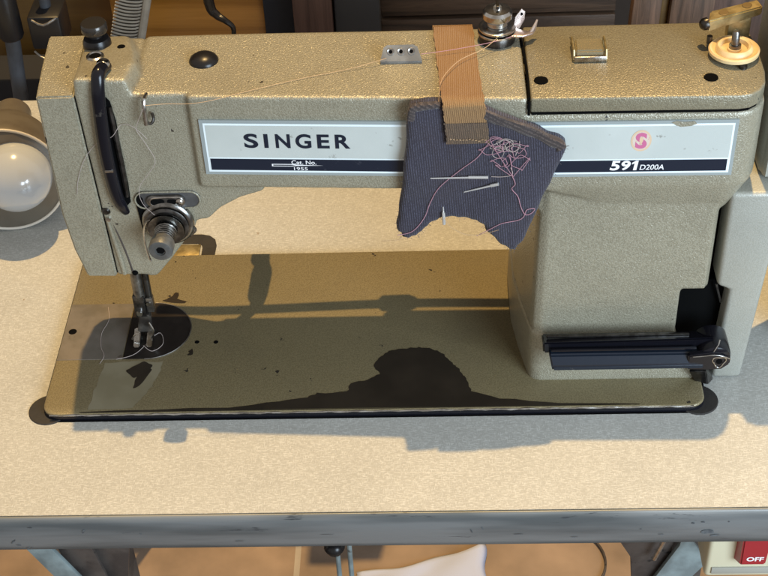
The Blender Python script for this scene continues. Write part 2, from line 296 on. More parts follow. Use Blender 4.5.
class MB:
    def __init__(s): s.v = []; s.f = []
    def add(s, vs, fs):
        n = len(s.v); s.v += [Vector(p) for p in vs]; s.f += [tuple(n + i for i in f) for f in fs]; return s
    def from_bm(s, bm):
        bm.verts.ensure_lookup_table(); bm.verts.index_update()
        s.add([v.co.copy() for v in bm.verts], [[v.index for v in f.verts] for f in bm.faces]); bm.free(); return s
    def bev(s, vs, fs, w=0, seg=2):
        bm = bmesh.new(); V = [bm.verts.new(p) for p in vs]
        for f in fs: bm.faces.new([V[i] for i in f])
        bmesh.ops.recalc_face_normals(bm, faces=bm.faces)
        if w: bmesh.ops.bevel(bm, geom=[e for e in bm.edges if e.calc_face_angle(0) > 0.35], offset=w, segments=seg, profile=0.5, affect='EDGES', clamp_overlap=True)
        return s.from_bm(bm)
    def box(s, x0, x1, y0, y1, z0, z1, w=0, seg=2):
        vs = [(x, y, z) for x in (x0, x1) for y in (y0, y1) for z in (z0, z1)]
        return s.bev(vs, [(0, 1, 3, 2), (4, 6, 7, 5), (0, 4, 5, 1), (2, 3, 7, 6), (0, 2, 6, 4), (1, 5, 7, 3)], w, seg)
    def prism(s, poly, ax, a, b, w=0, seg=2):
        def P(p, t):
            return (p[0], p[1], t) if ax == 'z' else ((p[0], t, p[1]) if ax == 'y' else (t, p[0], p[1]))
        n = len(poly); vs = [P(p, a) for p in poly] + [P(p, b) for p in poly]
        fs = [tuple(range(n)), tuple(range(n, 2 * n))] + [(i, (i + 1) % n, n + (i + 1) % n, n + i) for i in range(n)]
        return s.bev(vs, fs, w, seg)
    def hull(s, pts, w=0, seg=2):
        bm = bmesh.new(); [bm.verts.new(p) for p in pts]
        r = bmesh.ops.convex_hull(bm, input=bm.verts)
        bmesh.ops.delete(bm, geom=[v for v in bm.verts if not v.link_faces], context='VERTS')
        bmesh.ops.dissolve_limit(bm, angle_limit=0.02, verts=bm.verts, edges=bm.edges)
        bmesh.ops.recalc_face_normals(bm, faces=bm.faces)
        if w: bmesh.ops.bevel(bm, geom=[e for e in bm.edges if e.calc_face_angle(0) > 0.35], offset=w, segments=seg, affect='EDGES', clamp_overlap=True)
        return s.from_bm(bm)
    def lathe(s, prof, org, axis=(0, 0, 1), n=32):
        A = Vector(axis).normalized(); U = A.orthogonal().normalized(); W = A.cross(U); O = Vector(org); vs = []; fs = []
        for r, h in prof:
            for k in range(n):
                t = 2 * math.pi * k / n
                vs.append(O + A * h + (U * math.cos(t) + W * math.sin(t)) * r)
        for i in range(len(prof) - 1):
            for k in range(n):
                k2 = (k + 1) % n; fs.append((i * n + k, i * n + k2, (i + 1) * n + k2, (i + 1) * n + k))
        if prof[0][0] > 1e-4: fs.append(tuple(reversed(range(n))))
        if prof[-1][0] > 1e-4: fs.append(tuple((len(prof) - 1) * n + k for k in range(n)))
        return s.add(vs, fs)
    def tube(s, pts, r, n=10, smooth=0, flat=1.0, flat_dir=(0, 1, 0)):
        P = [Vector(p) for p in pts]
        R = list(r) if isinstance(r, (list, tuple)) else [r] * len(P)
        if smooth: P, R = crom(P, smooth, R)
        vs = []; fs = []; U = None
        for i, p in enumerate(P):
            T = (P[min(i + 1, len(P) - 1)] - P[max(i - 1, 0)]).normalized()
            if U is None: U = T.orthogonal().normalized()
            U = (U - T * U.dot(T))
            U = U.normalized() if U.length > 1e-6 else T.orthogonal().normalized()
            W = T.cross(U)
            for k in range(n):
                t = 2 * math.pi * k / n; d = (U * math.cos(t) + W * math.sin(t)) * R[i]
                if flat != 1.0:
                    fd = Vector(flat_dir); d = d - fd * d.dot(fd) * (1 - flat)
                vs.append(p + d)
        for i in range(len(P) - 1):
            for k in range(n):
                k2 = (k + 1) % n; fs.append((i * n + k, i * n + k2, (i + 1) * n + k2, (i + 1) * n + k))
        fs += [tuple(reversed(range(n))), tuple((len(P) - 1) * n + k for k in range(n))]
        return s.add(vs, fs)
    def build(s, name, m, parent=None, smooth=30, bevel=0, label=None):
        off = WORLD[parent] if parent is not None else Vector((0, 0, 0))
        me = bpy.data.meshes.new(name); me.from_pydata([(p - off) * MM for p in s.v], [], s.f); me.validate()
        bm = bmesh.new(); bm.from_mesh(me); bmesh.ops.recalc_face_normals(bm, faces=bm.faces)
        if smooth:
            for f in bm.faces: f.smooth = True
            for e in bm.edges:
                if len(e.link_faces) == 2 and e.calc_face_angle(0) > R_(smooth): e.smooth = False
        bm.to_mesh(me); bm.free()
        me.materials.append(m if not isinstance(m, str) else M[m])
        o = bpy.data.objects.new(name, me); col.objects.link(o); o.parent = parent; WORLD[o] = off
        if bevel:
            b = o.modifiers.new('bevel', 'BEVEL'); b.width = bevel * MM; b.segments = 3; b.limit_method = 'ANGLE'; b.angle_limit = R_(35)
        if label: o['label'] = label
        return o
def crom(P, k, R=None, closed=False):
    out = []; ro = []; n = len(P); rng = n if closed else n - 1
    for i in range(rng):
        a = P[(i - 1) % n] if (closed or i > 0) else P[0]; b = P[i]; c = P[(i + 1) % n]; d = P[(i + 2) % n] if (closed or i + 2 < n) else P[-1]
        for j in range(k):
            t = j / k
            out.append(0.5 * ((2 * b) + (c - a) * t + (2 * a - 5 * b + 4 * c - d) * t * t + (-a + 3 * b - 3 * c + d) * t ** 3))
            if R: ro.append(R[i] + (R[(i + 1) % n] - R[i]) * t)
    if not closed:
        out.append(P[-1]);
        if R: ro.append(R[-1])
    return (out, ro) if R else out
def yf(x):      # front face of the arm, which widens towards the pillar
    if x <= 345: return 40 - (x - 100) * 13 / 245
    return 27 - (min(x, 480) - 345) * 2 / 135
def F(x, z, off=0): return Vector((x, yf(x) - off, z))
def inset_poly(P, d):
    n = len(P); area = sum(P[i][0] * P[(i + 1) % n][1] - P[(i + 1) % n][0] * P[i][1] for i in range(n)); sgn = 1 if area > 0 else -1
    out = []
    for i in range(n):
        a, b, c = P[i - 1], P[i], P[(i + 1) % n]
        t = Vector((c[0] - a[0], c[1] - a[1])).normalized(); out.append((b[0] - t.y * sgn * d, b[1] + t.x * sgn * d))
    return out

def glyphs(mb, text, boxes, fn, bold=0.0):
    """text -> flat letter meshes fitted to boxes (x0,x1,z0,z1); fn maps (x,z) to 3-D"""
    items = [(text, boxes)] if not isinstance(boxes, list) else list(zip(text, boxes))
    for t, (x0, x1, z0, z1) in items:
        cu = bpy.data.curves.new('lettering_outline', 'FONT'); cu.body = t; cu.offset = bold; cu.resolution_u = 6
        o = bpy.data.objects.new('lettering_outline', cu); col.objects.link(o)
        dg = bpy.context.evaluated_depsgraph_get(); me = bpy.data.meshes.new_from_object(o.evaluated_get(dg))
        xs = [v.co.x for v in me.vertices]; ys = [v.co.y for v in me.vertices]
        ax, bx, ay, by = min(xs), max(xs), min(ys), max(ys)
        mb.add([fn(x0 + (v.co.x - ax) / (bx - ax) * (x1 - x0), z0 + (v.co.y - ay) / (by - ay) * (z1 - z0)) for v in me.vertices],
               [tuple(p.vertices) for p in me.polygons])
        bpy.data.objects.remove(o); bpy.data.meshes.remove(me); bpy.data.curves.remove(cu)

# ================================================================== THE SETTING
fl = MB(); fl.add([(-3000, -3500, -750), (4000, -3500, -750), (4000, 4000, -750), (-3000, 4000, -750)], [(0, 1, 2, 3)])
tag(fl.build('floor', 'tiles', smooth=0), kind='structure')
bk = MB(); bk.box(-2600, 3200, 1500, 1520, -749, 2600)
tag(bk.build('back_wall', 'dark_wall', smooth=0), kind='structure')

# ================================================================== WORK TABLE
tb = thing('work_table', (200, 150, -750), 'beige linen-patterned laminate work table with grey metal edging, under the sewing machine', 'table')
MB().box(-500, 1000, -88, 420, -38, -6).build('tabletop', 'laminate', tb, smooth=0)
e = MB()
prof = [(-88, -6.6), (-89, -5.6), (-90, -5.6), (-91.2, -6.8), (-92.2, -12), (-92.8, -20), (-92.4, -24), (-91.8, -34), (-90.6, -39), (-89, -40), (-88, -39.5)]
e.prism(prof, 'x', -500, 1000)
e.build('edging', 'table_edge', tb, smooth=50)
scuff_mat = mat('scuffed_edging', (0.055, 0.06, 0.065), 0.6, var=(0.10, 0.11, 0.115), vscale=200)
def rail_mark(px, dy, w_, h_, sl=0.0):
    x = px * 0.68 - 14; z = -7 - dy * 1.05
    y = -92.2 - 0.75 * (1 - abs(z + 20) / 14 if abs(z + 20) < 14 else 0) - 0.12
    n_ = 9; P = []
    for k in range(n_):
        a = 2 * math.pi * k / n_; rr_ = random.uniform(0.55, 1.1)
        P.append((x + math.cos(a) * w_ * rr_ + math.sin(a) * h_ * sl, y, z + math.sin(a) * h_ * rr_))
    ch = MB(); ch.add(P, [tuple(range(n_))]); ch.build('scuff', scuff_mat, tb, smooth=0)
for px, dy, w_, h_, sl in ((12, 20, 1.0, 2.8, 0.6), (16, 24, 2.2, 0.7, 0), (25, 27, 1.4, 0.8, 0), (29, 27, 0.8, 0.8, 0), (86, 10, 1.3, 2.2, 0.3), (33, 6, 2.0, 0.5, 0), (143, 13, 1.0, 0.7, 0), (473, 14, 0.5, 2.6, -0.3),
                           (484, 12, 0.4, 2.0, -0.3), (520, 18, 5, 0.4, 0), (690, 9, 1.4, 0.8, 0), (700, 8, 1.8, 0.9, 0), (706, 18, 5.5, 2.6, 0), (713, 22, 4, 1.2, 0.3), (725, 8, 1.0, 0.8, 0), (660, 20, 2.2, 0.5, 0), (640, 14, 1.2, 0.5, 0), (240, 22, 4, 0.3, 0), (330, 16, 6, 0.25, 0), (575, 22, 3, 0.4, 0)):
    rail_mark(px, dy, w_, h_, sl)
# under-frame: stands, braces and feet
f = MB(); f.prism([(-92, -40), (-72, -40), (170, -600), (150, -600)], 'y', 0, 4, 0.6); f.build('brace', 'teal_steel', tb)
f = MB(); f.prism([(-38, -40), (-12, -40), (18, -240), (-4, -260), (-12, -230)], 'y', 8, 12, 0.6); f.build('bracket', 'brown_steel', tb)
f = MB(); f.prism([(-8, -40), (25, -40), (27, -140), (34, -172), (26, -215), (0, -260)], 'y', 18, 22, 0.6); f.build('bracket', 'brown_steel', tb)
f = MB(); f.box(-20, 20, 26, 66, -748, -40, 1); f.build('leg', 'brown_steel', tb)
f = MB(); f.prism([(424, -40), (476, -40), (470, -175), (478, -260), (446, -260), (438, -180), (428, -160)], 'y', 6, 10, 0.6); f.build('bracket', 'brown_steel', tb)
f = MB(); f.prism([(481, -40), (482, -150), (498, -180), (470, -230), (430, -330), (416, -330), (448, -225), (474, -158)], 'y', 0, 4, 0.6); f.build('brace', 'teal_steel', tb)
f = MB(); f.box(462, 502, 26, 66, -748, -40, 1); f.build('leg', 'brown_steel', tb)
f = MB(); f.tube([(463, -2, -140), (455, -2, -172)], 2.0, 8); f.build('split_pin', 'chrome', tb)

# cut-outs in the table round the bed
g = MB(); g.box(-2.2, 479.5, -1.8, 180.2, -6.2, -5.7); g.build('bed_recess', 'black', tb, smooth=0)
for c in ((3, 10.5), (472.5, 11)):
    r = MB(); r.lathe([(0.01, 0), (14.4, 0), (15, -0.5), (15, -1.2)], (c[0], c[1], -5.0)); r.build('corner_cushion', 'rubber', tb)
g = MB()
g.prism([(64, 199), (90, 199), (93.5, 197), (94.5, 193), (94.5, 179), (105.5, 179), (106, 196), (104, 204), (99, 209), (92, 211), (64, 211)], 'z', -5.9, -5.5)
g.build('hinge_recess', 'rubber', tb, smooth=0)
h = MB(); h.box(64, 93, 181, 197, -6, -4.6, 0.5); h.build('hinge_leaf', 'brass', tb)

# ================================================================== SEWING MACHINE
sm = thing('sewing_machine', (240, 90, -6), 'grey-green hammered enamel industrial sewing machine with pale nameplate, set in the beige table', 'sewing machine')
# bed
def rrect(x0, x1, y0, y1, r, n=6):
    pts = []
    for cx, cy, a0 in ((x1 - r, y1 - r, 0), (x0 + r, y1 - r, 90), (x0 + r, y0 + r, 180), (x1 - r, y0 + r, 270)):
        for k in range(n + 1):
            a = R_(a0 + 90 * k / n); pts.append((cx + r * math.cos(a), cy + r * math.sin(a)))
    return pts
b = MB(); b.prism(rrect(0, 477, 0, 178, 11), 'z', -9, 0, 1.3, 3)
bed = b.build('bed', 'paint_bed', sm, smooth=40)
# worn bright front lip of the bed
def worn(name, m, th=0.35):
    pass
lip = MB(); pts = []
lx = [6 + i * 3.0 for i in range(155)]
for x in lx: pts.append((x, -0.12 + 0.1 * math.sin(x * 0.7), -0.9 + 0.25 * math.sin(x * 0.31)))
lip.tube(pts, [0.55 + 0.35 * abs(math.sin(x * 0.05) * math.sin(x * 0.21)) for x in lx], 6)
lip.build('worn_edge', 'chrome', bed)
b = MB(); b.prism(rrect(-0.3, 477.3, -0.35, 178.2, 11.2), 'z', -7, -1.7, 0.4, 2); b.build('bed_rim', 'gloss_black', bed, smooth=40)
# slide plate + needle plate
s_ = MB(); s_.prism([(0.6, 56.5), (50, 56.5), (50, 119), (0.6, 119)], 'z', -2, 0.35, 0.15, 1); s_.build('slide_plate', 'slide_steel', bed, smooth=0)
ring = [(50.5, 56.5)] + [(67 + 31.2 * math.cos(t), 87.7 + 31.2 * math.sin(t)) for t in [R_(-90 + 180 * k / 40) for k in range(41)]] + [(50.5, 119)]
s_ = MB(); s_.prism(ring, 'z', -2, 0.45, 0.25, 1); npl = s_.build('needle_plate', 'plate_dark', bed, smooth=30)
s_ = MB(); s_.tube([(67 + 31.4 * math.cos(R_(a)), 87.7 + 31.4 * math.sin(R_(a)), 0.35) for a in range(-90, 91, 4)], 0.45, 6); s_.build('plate_rim', 'steel', npl)
s_ = MB()
for q, r in (((7, 87.6), 3.0),): s_.lathe([(0.01, 0.5), (r, 0.5), (r + 0.3, 0.2)], (q[0], q[1], 0))
s_.build('finger_hole', 'black', bed)
for q in ((104.7, 74.1), (119.2, 73.7)):
    s_ = MB(); s_.lathe([(0.01, 0.15), (1.7, 0.15), (1.8, 0.0)], (q[0], q[1], 0)); s_.build('screw_hole', 'black', bed)
s_ = MB(); s_.box(58, 67, 70, 92, 0.4, 0.9, 0.2); s_.build('feed_dog', 'dark_steel', npl)
# oil
def jag(P, amp=0.8, k=4):
    out = []
    for i in range(len(P)):
        a, b_ = P[i], P[(i + 1) % len(P)]
        for j in range(k):
            t = j / k; out.append((a[0] + (b_[0] - a[0]) * t + random.uniform(-amp, amp), a[1] + (b_[1] - a[1]) * t + random.uniform(-amp, amp)))
    return out
def film(P, z=0.14, th=0.1):
    m_ = MB(); tri = tessellate_polygon([[Vector((p[0], p[1], 0)) for p in P]])
    n = len(P); m_.add([(p[0], p[1], z) for p in P], [tuple(t) for t in tri]); return m_
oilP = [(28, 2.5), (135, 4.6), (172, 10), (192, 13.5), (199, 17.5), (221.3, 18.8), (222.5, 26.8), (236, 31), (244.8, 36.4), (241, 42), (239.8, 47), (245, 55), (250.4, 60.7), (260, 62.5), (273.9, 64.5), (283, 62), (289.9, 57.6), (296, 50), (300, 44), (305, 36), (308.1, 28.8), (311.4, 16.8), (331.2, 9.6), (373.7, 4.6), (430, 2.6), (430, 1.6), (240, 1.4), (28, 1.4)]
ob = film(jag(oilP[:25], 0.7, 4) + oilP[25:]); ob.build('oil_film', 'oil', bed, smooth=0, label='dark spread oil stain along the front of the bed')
ob = film(jag([(38, 53), (60, 54), (82, 53), (80, 38), (74, 20), (66, 6), (33, 4), (35, 28)], 0.7, 5), 0.09); ob.build('head_reflection', mat('reflection_tint', (0.215, 0.188, 0.122), 0.4, var=(0.18, 0.155, 0.095), vscale=30), bed, smooth=0)  # lighter film that paints the head's reflection onto the bed
for P in ([(55, 43), (60, 49), (68, 53), (74, 49), (71, 42), (62, 37)], [(64, 26), (68.5, 30), (72, 38), (74, 46), (70, 49), (66, 44), (63, 34)],
          [(50, 122), (60, 121), (62, 125), (52, 125)], [(76, 124), (80, 131), (84, 130), (83, 123)], [(100, 64), (103, 66), (102, 60), (99, 60)], [(72, 122), (90, 118), (92, 121), (80, 125)]):
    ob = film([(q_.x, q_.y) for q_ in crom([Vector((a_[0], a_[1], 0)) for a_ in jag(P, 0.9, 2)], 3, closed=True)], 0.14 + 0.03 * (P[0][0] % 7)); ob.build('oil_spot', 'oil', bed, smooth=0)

# casting: arm, pillar and head in one body
body = MB()
# arm left of the cover
body.prism([(133, yf(133)), (345, 27), (345, 112), (133, 114)], 'z', 173, 244, 1.6, 2)
body.hull([(128, 112, 238), (474, 111, 228), (128, 136, 205), (474, 136, 205), (130, 136, 178), (474, 136, 178), (130, 90, 173), (474, 90, 173)], 2)
# arm under the cover, running to the rounded right end
pl = [(300, yf(300)), (345, 27), (474, 25.1), (483, 27), (489, 32), (493.5, 41), (495, 60), (494, 100), (488, 113), (300, 113)]
body.prism(pl, 'z', 174, 232, 2.6, 3)
body.hull([(x, y, 176) for x, y in pl[1:-1]] + [(420, 34, 150), (476, 34, 150), (478, 45, 149), (478, 110, 149), (420, 110, 150)], 1.5)
# underside swell and fillet into the pillar
body.hull([(352, 34, 176), (478, 34, 176), (478, 110, 176), (345, 110, 176), (353, 34, 150), (474, 33, 150), (474, 110, 150), (350, 110, 150)], 2)
# pillar, upper and flared base, with the notch for the lever
body.hull([(354, 36, 178), (361, 30.5, 178), (474, 31, 178), (474, 112, 178), (345, 60, 178), (345, 112, 178),
           (352, 35, 48), (360, 30, 48), (474, 31, 48), (474, 112, 48), (344, 70, 48), (341, 105, 48), (344, 122, 48)], 4, 3) if False else None
def ring_pts(z, xl, yfr, back):
    return [(xl + 7, yfr, z), (xl + 2, yfr + 3, z), (xl, yfr + 8, z), (xl - 5, yfr + 35, z), (xl - 9, yfr + 65, z), (xl - 9, back - 18, z), (xl - 5, back, z)]
up = ring_pts(178, 355, 31.5, 112); lo_ = ring_pts(46, 353, 31, 150)
body.hull(up + lo_ + [(455, 31.5, 178), (455, 31, 46), (455, 112, 178), (455, 150, 46)], 0)
body.hull([(440, 31.5, 178), (474, 31.5, 178), (474, 112, 178), (440, 112, 178), (440, 31.3, 80), (474, 31.3, 80), (474, 130, 80), (440, 130, 80)], 2.5, 2)
base = ring_pts(-2, 352, 27.5, 163)
body.hull([(x, y, 44) for x, y, z in ring_pts(44, 352.5, 29.5, 152)] + base + [(456, 29.5, 44), (456, 27.5, -2), (456, 152, 44), (456, 163, -2)], 1.2)
body.box(440, 476, 46, 150, -2, 86, 1.5)
body.hull([(440, 27.6, -2), (475, 27.6, -2), (475, 28.5, 12), (440, 28.5, 12), (440, 60, -2), (475, 60, -2), (475, 60, 12), (440, 60, 12)], 1)
# head: centre block, its step down to the take-up channel
hp = [(99, 244), (99, 94), (91.5, 94), (104.5, 108), (124.5, 136), (126.3, 142), (134.8, 143), (143.5, 152), (158, 160.5), (175, 166), (175, 244)]
hp = [(97, 244), (97, 94), (92.4, 94), (104.5, 108), (124.5, 136), (126.3, 142), (134.8, 143), (143.5, 152), (158, 160.5), (175, 166), (175, 244)]
hp = [(97, 244), (97, 99.3), (104.5, 108), (124.5, 136), (126.3, 142), (134.8, 143), (143.5, 152), (158, 160.5), (175, 166), (175, 244)]
body.prism(hp, 'y', 42, 114, 2.4, 3)
body.hull([(64, 110, 225), (170, 110, 225), (64, 123, 200), (170, 123, 200), (66, 123, 99), (100, 123, 99), (150, 123, 160), (66, 100, 99), (100, 100, 99)], 1)
body.prism([(86, 94), (92.6, 94), (100, 103), (100, 243), (99, 243), (96, 150), (86, 150)], 'y', 42, 114, 0.8)
body.hull([(62.8, 42.2, 256), (95.8, 42.2, 254.6), (98.4, 64, 254), (95, 80, 252), (89.5, 98, 249.5), (86, 110, 246.5), (59.2, 110, 246.5),
           (61.7, 42.2, 236), (99.2, 42.2, 236), (101.6, 64, 240), (99, 80, 240), (94, 100, 240), (90, 113, 236), (59, 113, 236)], 1.3, 2)
body.hull([(61.7, 42.2, 246), (97.4, 42.2, 246), (59, 113, 243), (96, 113, 243), (65.0, 42.2, 95), (91, 42.2, 95), (65.6, 112, 95), (91, 112, 95), (99, 42.2, 236), (99, 42.2, 110)], 0.8)
cast = body.build('body', 'paint', sm, smooth=0)
rm = cast.modifiers.new('cast', 'REMESH'); rm.mode = 'VOXEL'; rm.voxel_size = 0.00115; rm.use_smooth_shade = True
sk = cast.modifiers.new('soften', 'SMOOTH'); sk.factor = 0.5; sk.iterations = 9

# face plate closing the left end
fp = MB()
fp.hull([(37.6, 41.5, 244), (61.4, 41.5, 244), (31.5, 116, 244), (57.5, 116, 244), (36.4, 41.5, 150), (36.8, 42, 200), (31, 124, 150), (60, 124, 150), (63, 41.5, 150),
         (39.2, 41.5, 119), (34, 124, 119), (44.2, 41.5, 95), (64.6, 41.5, 94.5), (40, 122, 97), (62, 122, 97), (34, 80, 244), (32.8, 80, 150)], 1.2, 3)
fpo = fp.build('face_plate', 'paint', sm, smooth=50)
sg = MB(); sg.hull([(58, 43.4, 242.6), (64, 43.4, 242.6), (57, 112, 242.6), (64, 112, 242.6), (58, 43.4, 190), (65, 43.4, 190), (60, 43.4, 97), (66.5, 43.4, 97), (60, 100, 97), (66, 100, 97)])
sg.build('gasket', 'black', fpo, smooth=0)
# thin channel in the lower head
gr = MB(); gr.tube([(66.0, 42, 147), (68, 41.6, 128), (69.6, 41.6, 110), (70.3, 41.8, 97)], [0.9, 1.4, 1.6, 1.5], 10, 5); gr.build('rib', 'paint', cast)
gr = MB(); gr.tube([(68.6, 42.8, 144), (72.0, 42.6, 128), (74.6, 42.6, 112), (76, 42.8, 98)], [0.5, 0.8, 0.8, 1.0], 8, 5); gr.build('channel', 'brown_steel', cast)
gr = MB(); gr.lathe([(0.01, -1.6), (1.8, -1.3), (2.3, 0), (2.3, 1)], (77.5, 42.5, 97.5), (0, 1, 0), 12); gr.build('channel_hole', 'black', cast)

# top cover over the right half
cv = MB()
cpl = [(346.8, 27), (474, 25.1), (481, 26.5), (487, 31), (491.5, 39), (493.6, 52), (494, 72), (492, 104), (488, 112), (346.8, 112)]
cv.prism(cpl, 'z', 233.6, 244.2, 1.4, 3)
cover = cv.build('top_cover', 'paint_cover', sm, smooth=45, label='browner cover plate on the right of the arm')
gk = MB(); gk.prism(inset_poly(cpl, 1.6), 'z', 229, 234.5); gk.build('cover_gap', 'black', cover, smooth=0)
gk = MB(); gk.tube([(346.1, 28.5, 243.0), (346.4, 60, 243.4), (345.6, 80, 243.4), (344, 111, 243.3)], 0.95, 8, 5); gk.build('cover_gap', 'black', cover)
gk = MB(); gk.tube([(345.9, 26.4, 232.6), (345.9, 25.9, 238), (346.0, 26.9, 242.2)], 0.9, 8, 4); gk.build('cover_gap', 'black', cover)

# nameplate
def slab(x0, x1, z0, z1, off, th, xb0=None, xb1=None):
    """panel lying on the arm front; xb0/xb1 = x of the lower corners"""
    xb0 = x0 if xb0 is None else xb0; xb1 = x1 if xb1 is None else xb1
    tx = [x0, x1]; 
    if x0 < 345 < x1: tx = [x0, 345, x1]; bx = [xb0, 345, xb1]
    else: bx = [xb0, xb1]
    m_ = MB(); n = len(tx); vs = []
    for o_ in (off, off - th):
        for a in tx: vs.append(F(a, z1, o_))
        for a in bx: vs.append(F(a, z0, o_))
    fs = []; q = 2 * n
    for i in range(n - 1):
        fs.append((i, i + 1, n + i + 1, n + i)); fs.append((q + i, q + n + i, q + n + i + 1, q + i + 1))
        fs.append((i, q + i, q + i + 1, i + 1)); fs.append((n + i, n + i + 1, q + n + i + 1, q + n + i))
    fs.append((0, n, q + n, q)); fs.append((n - 1, q + n - 1, q + 2 * n - 1, 2 * n - 1))
    return m_.add(vs, fs)
npb = slab(138.8, 475.2, 185.2, 227.4, 1.3, 3).build('nameplate', 'label_edge', sm, smooth=0)
slab(141.2, 473.0, 187.4, 225.0, 1.42, 0.3).build('border', 'label_white', npb, smooth=0)
slab(142.4, 471.8, 188.6, 223.6, 1.50, 0.3).build('panel', 'label_pale', npb, smooth=0)
slab(142.4, 471.8, 188.6, 198.8, 1.56, 0.3).build('border', 'label_white', npb, smooth=0)
slab(142.9, 471.3, 188.9, 197.9, 1.62, 0.3).build('stripe', 'label_navy', npb, smooth=0)
tx = MB(); z0, z1 = 206.7, 217.4
glyphs(tx, 'SINGER', [(166.4, 175.4, z0 - .2, z1 + .2), (179.2, 181.9, z0, z1), (186.6, 196.0, z0, z1), (199.4, 209.4, z0 - .2, z1 + .2), (213.2, 221.0, z0, z1), (224.6, 234.2, z0, z1)],
       lambda x, z: F(x, z, 1.72), 0.028)
tx.build('lettering', 'label_navy', npb, smooth=0)
tx = MB(); fn = lambda x, z: F(x, z, 1.78)
glyphs(tx, 'Cat. No.', (195.5, 211.5, 194.0, 197.2), fn, 0.01)
glyphs(tx, '1955', (196.8, 205.6, 189.4, 191.8), fn, 0.005)
tx.build('lettering', 'white_print', npb, smooth=0); tx = MB()
sh = lambda x, z: F(x + (z - 194) * 0.14, z, 1.78)
glyphs(tx, '59', [(398.6, 404.4, 190.2, 197.6), (405.2, 411.0, 190.2, 197.6)], sh, 0.03)
tx.add([sh(*p) for p in ((413.4, 190.2), (415.5, 190.2), (415.5, 197.6), (414.0, 197.6), (411.8, 196.1), (411.8, 194.7), (413.4, 195.6))], [tuple(range(7))])
glyphs(tx, 'D200A', (417.2, 432.4, 190.4, 194.4), lambda x, z: F(x + (z - 192) * 0.14, z, 1.78), 0.008)
tx.build('lettering', 'white_print', npb, smooth=0)
nd = MB()   # the needle drawn under Cat. No.
for P in ([(182.6, 194.2), (195.5, 194.2), (199, 193.7), (216, 193.2), (199, 192.8), (195.5, 192.3), (182.6, 192.3)],):
    nd.add([F(x, z, 1.70) for x, z in P], [tuple(range(len(P)))])
nd.build('needle_emblem', 'white_print', npb, smooth=0)
nd = MB(); P = [(183.5, 193.7), (195, 193.7), (198, 193.3), (198, 193.2), (195, 192.8), (183.5, 192.8)]; nd.add([F(x, z, 1.74) for x, z in P], [tuple(range(6))]); nd.build('needle_emblem', 'label_navy', npb, smooth=0)
nd = MB(); cx, cz = 416.3, 212.8
nd.add([F(cx + 6.4 * math.cos(R_(a)), cz + 8.0 * math.sin(R_(a)), 1.66) for a in range(0, 360, 10)], [tuple(range(36))]); nd.build('medallion', 'gold_ring', npb, smooth=0)
nd = MB(); nd.add([F(cx + 5.3 * math.cos(R_(a)), cz + 6.8 * math.sin(R_(a)), 1.70) for a in range(0, 360, 10)], [tuple(range(36))])
nd.build('medallion', mat('medallion_cream', (0.60, 0.50, 0.42), 0.45, spots=(0.55, 0.33, 0.25), spot_scale=300, spot_lo=0.55), npb, smooth=0)
tx = MB(); glyphs(tx, 'S', (cx - 3.6, cx + 3.6, cz - 6.0, cz + 6.0), lambda x, z: F(x, z, 1.78), 0.045); tx.build('lettering', 'magenta', npb, smooth=0)
tx = MB(); P = [(cx - 1, cz + 2.5), (cx + 1, cz + 2.5), (cx + 1.2, cz), (cx, cz - 3), (cx - 1.2, cz)]; tx.add([F(x, z, 1.82) for x, z in P], [tuple(range(5))]); tx.build('emblem', 'gold_ring', npb, smooth=0)
# chipped rim of the nameplate
tx = MB(); P = [(434, 226.2), (437, 227.3), (442, 226.6), (448, 227), (449.5, 225), (446, 223.4), (440, 222.8), (436.5, 224)]; tx.add([F(x, z, 1.66) for x, z in P], [tuple(range(8))]); tx.build('chip', 'paint', npb, smooth=0)

# ---- lever recess, reverse lever
lr = MB(); lr.prism([(456, 6), (456, 76), (459, 79.5), (484, 79.5), (488, 76), (486.5, 6)], 'y', 44.5, 60, 0.5); lr.build('lever_recess', 'black', sm)
lr = MB(); lr.hull([(474, 52, 163), (480, 52, 163), (474, 52, 76), (480, 52, 76), (474, 90, 163), (480, 90, 163), (474, 90, 76), (480, 90, 76)]); lr.build('belt_gap', 'black', sm, smooth=0)
lr = MB(); lr.tube([(481, 40, 79), (486, 40, 62)], 0.8, 6); lr.build('link_wire', 'steel', sm)
lv = thing  # (helper name kept short below)
lev = MB()
lev.prism([(360.5, 14), (470, 14), (478, 9), (486, 12), (486, 28), (360.5, 28)], 'z', 38, 45, 1.2, 2) if False else None
lev.hull([(360.2, 11, 52.5), (460, 11, 53.5), (478, 11, 55), (360.2, 26, 48), (460, 26, 48), (480, 26, 48), (361, 14, 40), (480, 14, 40), (361, 27, 40), (480, 27, 40)], 1.2, 2)
lever = lev.build('reverse_lever', 'gloss_black', sm, smooth=40)
l2 = MB(); l2.hull([(364.5, 8.0, 44.0), (470, 8.0, 44.0), (366, 2.2, 38), (472, 2.2, 38), (367, 3.2, 33), (472, 3.2, 33), (364.5, 18, 44.5), (470, 18, 44.5), (367, 18, 32), (472, 18, 32)], 1.2, 3)
l2.build('lever_grip', mat('blue_sheen_black', (0.009, 0.014, 0.024), 0.25, spec=0.42, spots=(0.06, 0.06, 0.06), spot_scale=90, spot_lo=0.66, bump=0.15, bscale=80), lever, smooth=40)  # blue in the black base imitates reflected sky on the grip
l2 = MB(); l2.box(366, 466, 8.0, 10.2, 46.8, 48.6, 0.5); l2.build('lever_ridge', 'gloss_black', lever)
l2 = MB(); l2.box(363, 462, 17.0, 19.4, 51.0, 53.4, 0.6); l2.build('lever_ridge', 'dark_steel', lever)
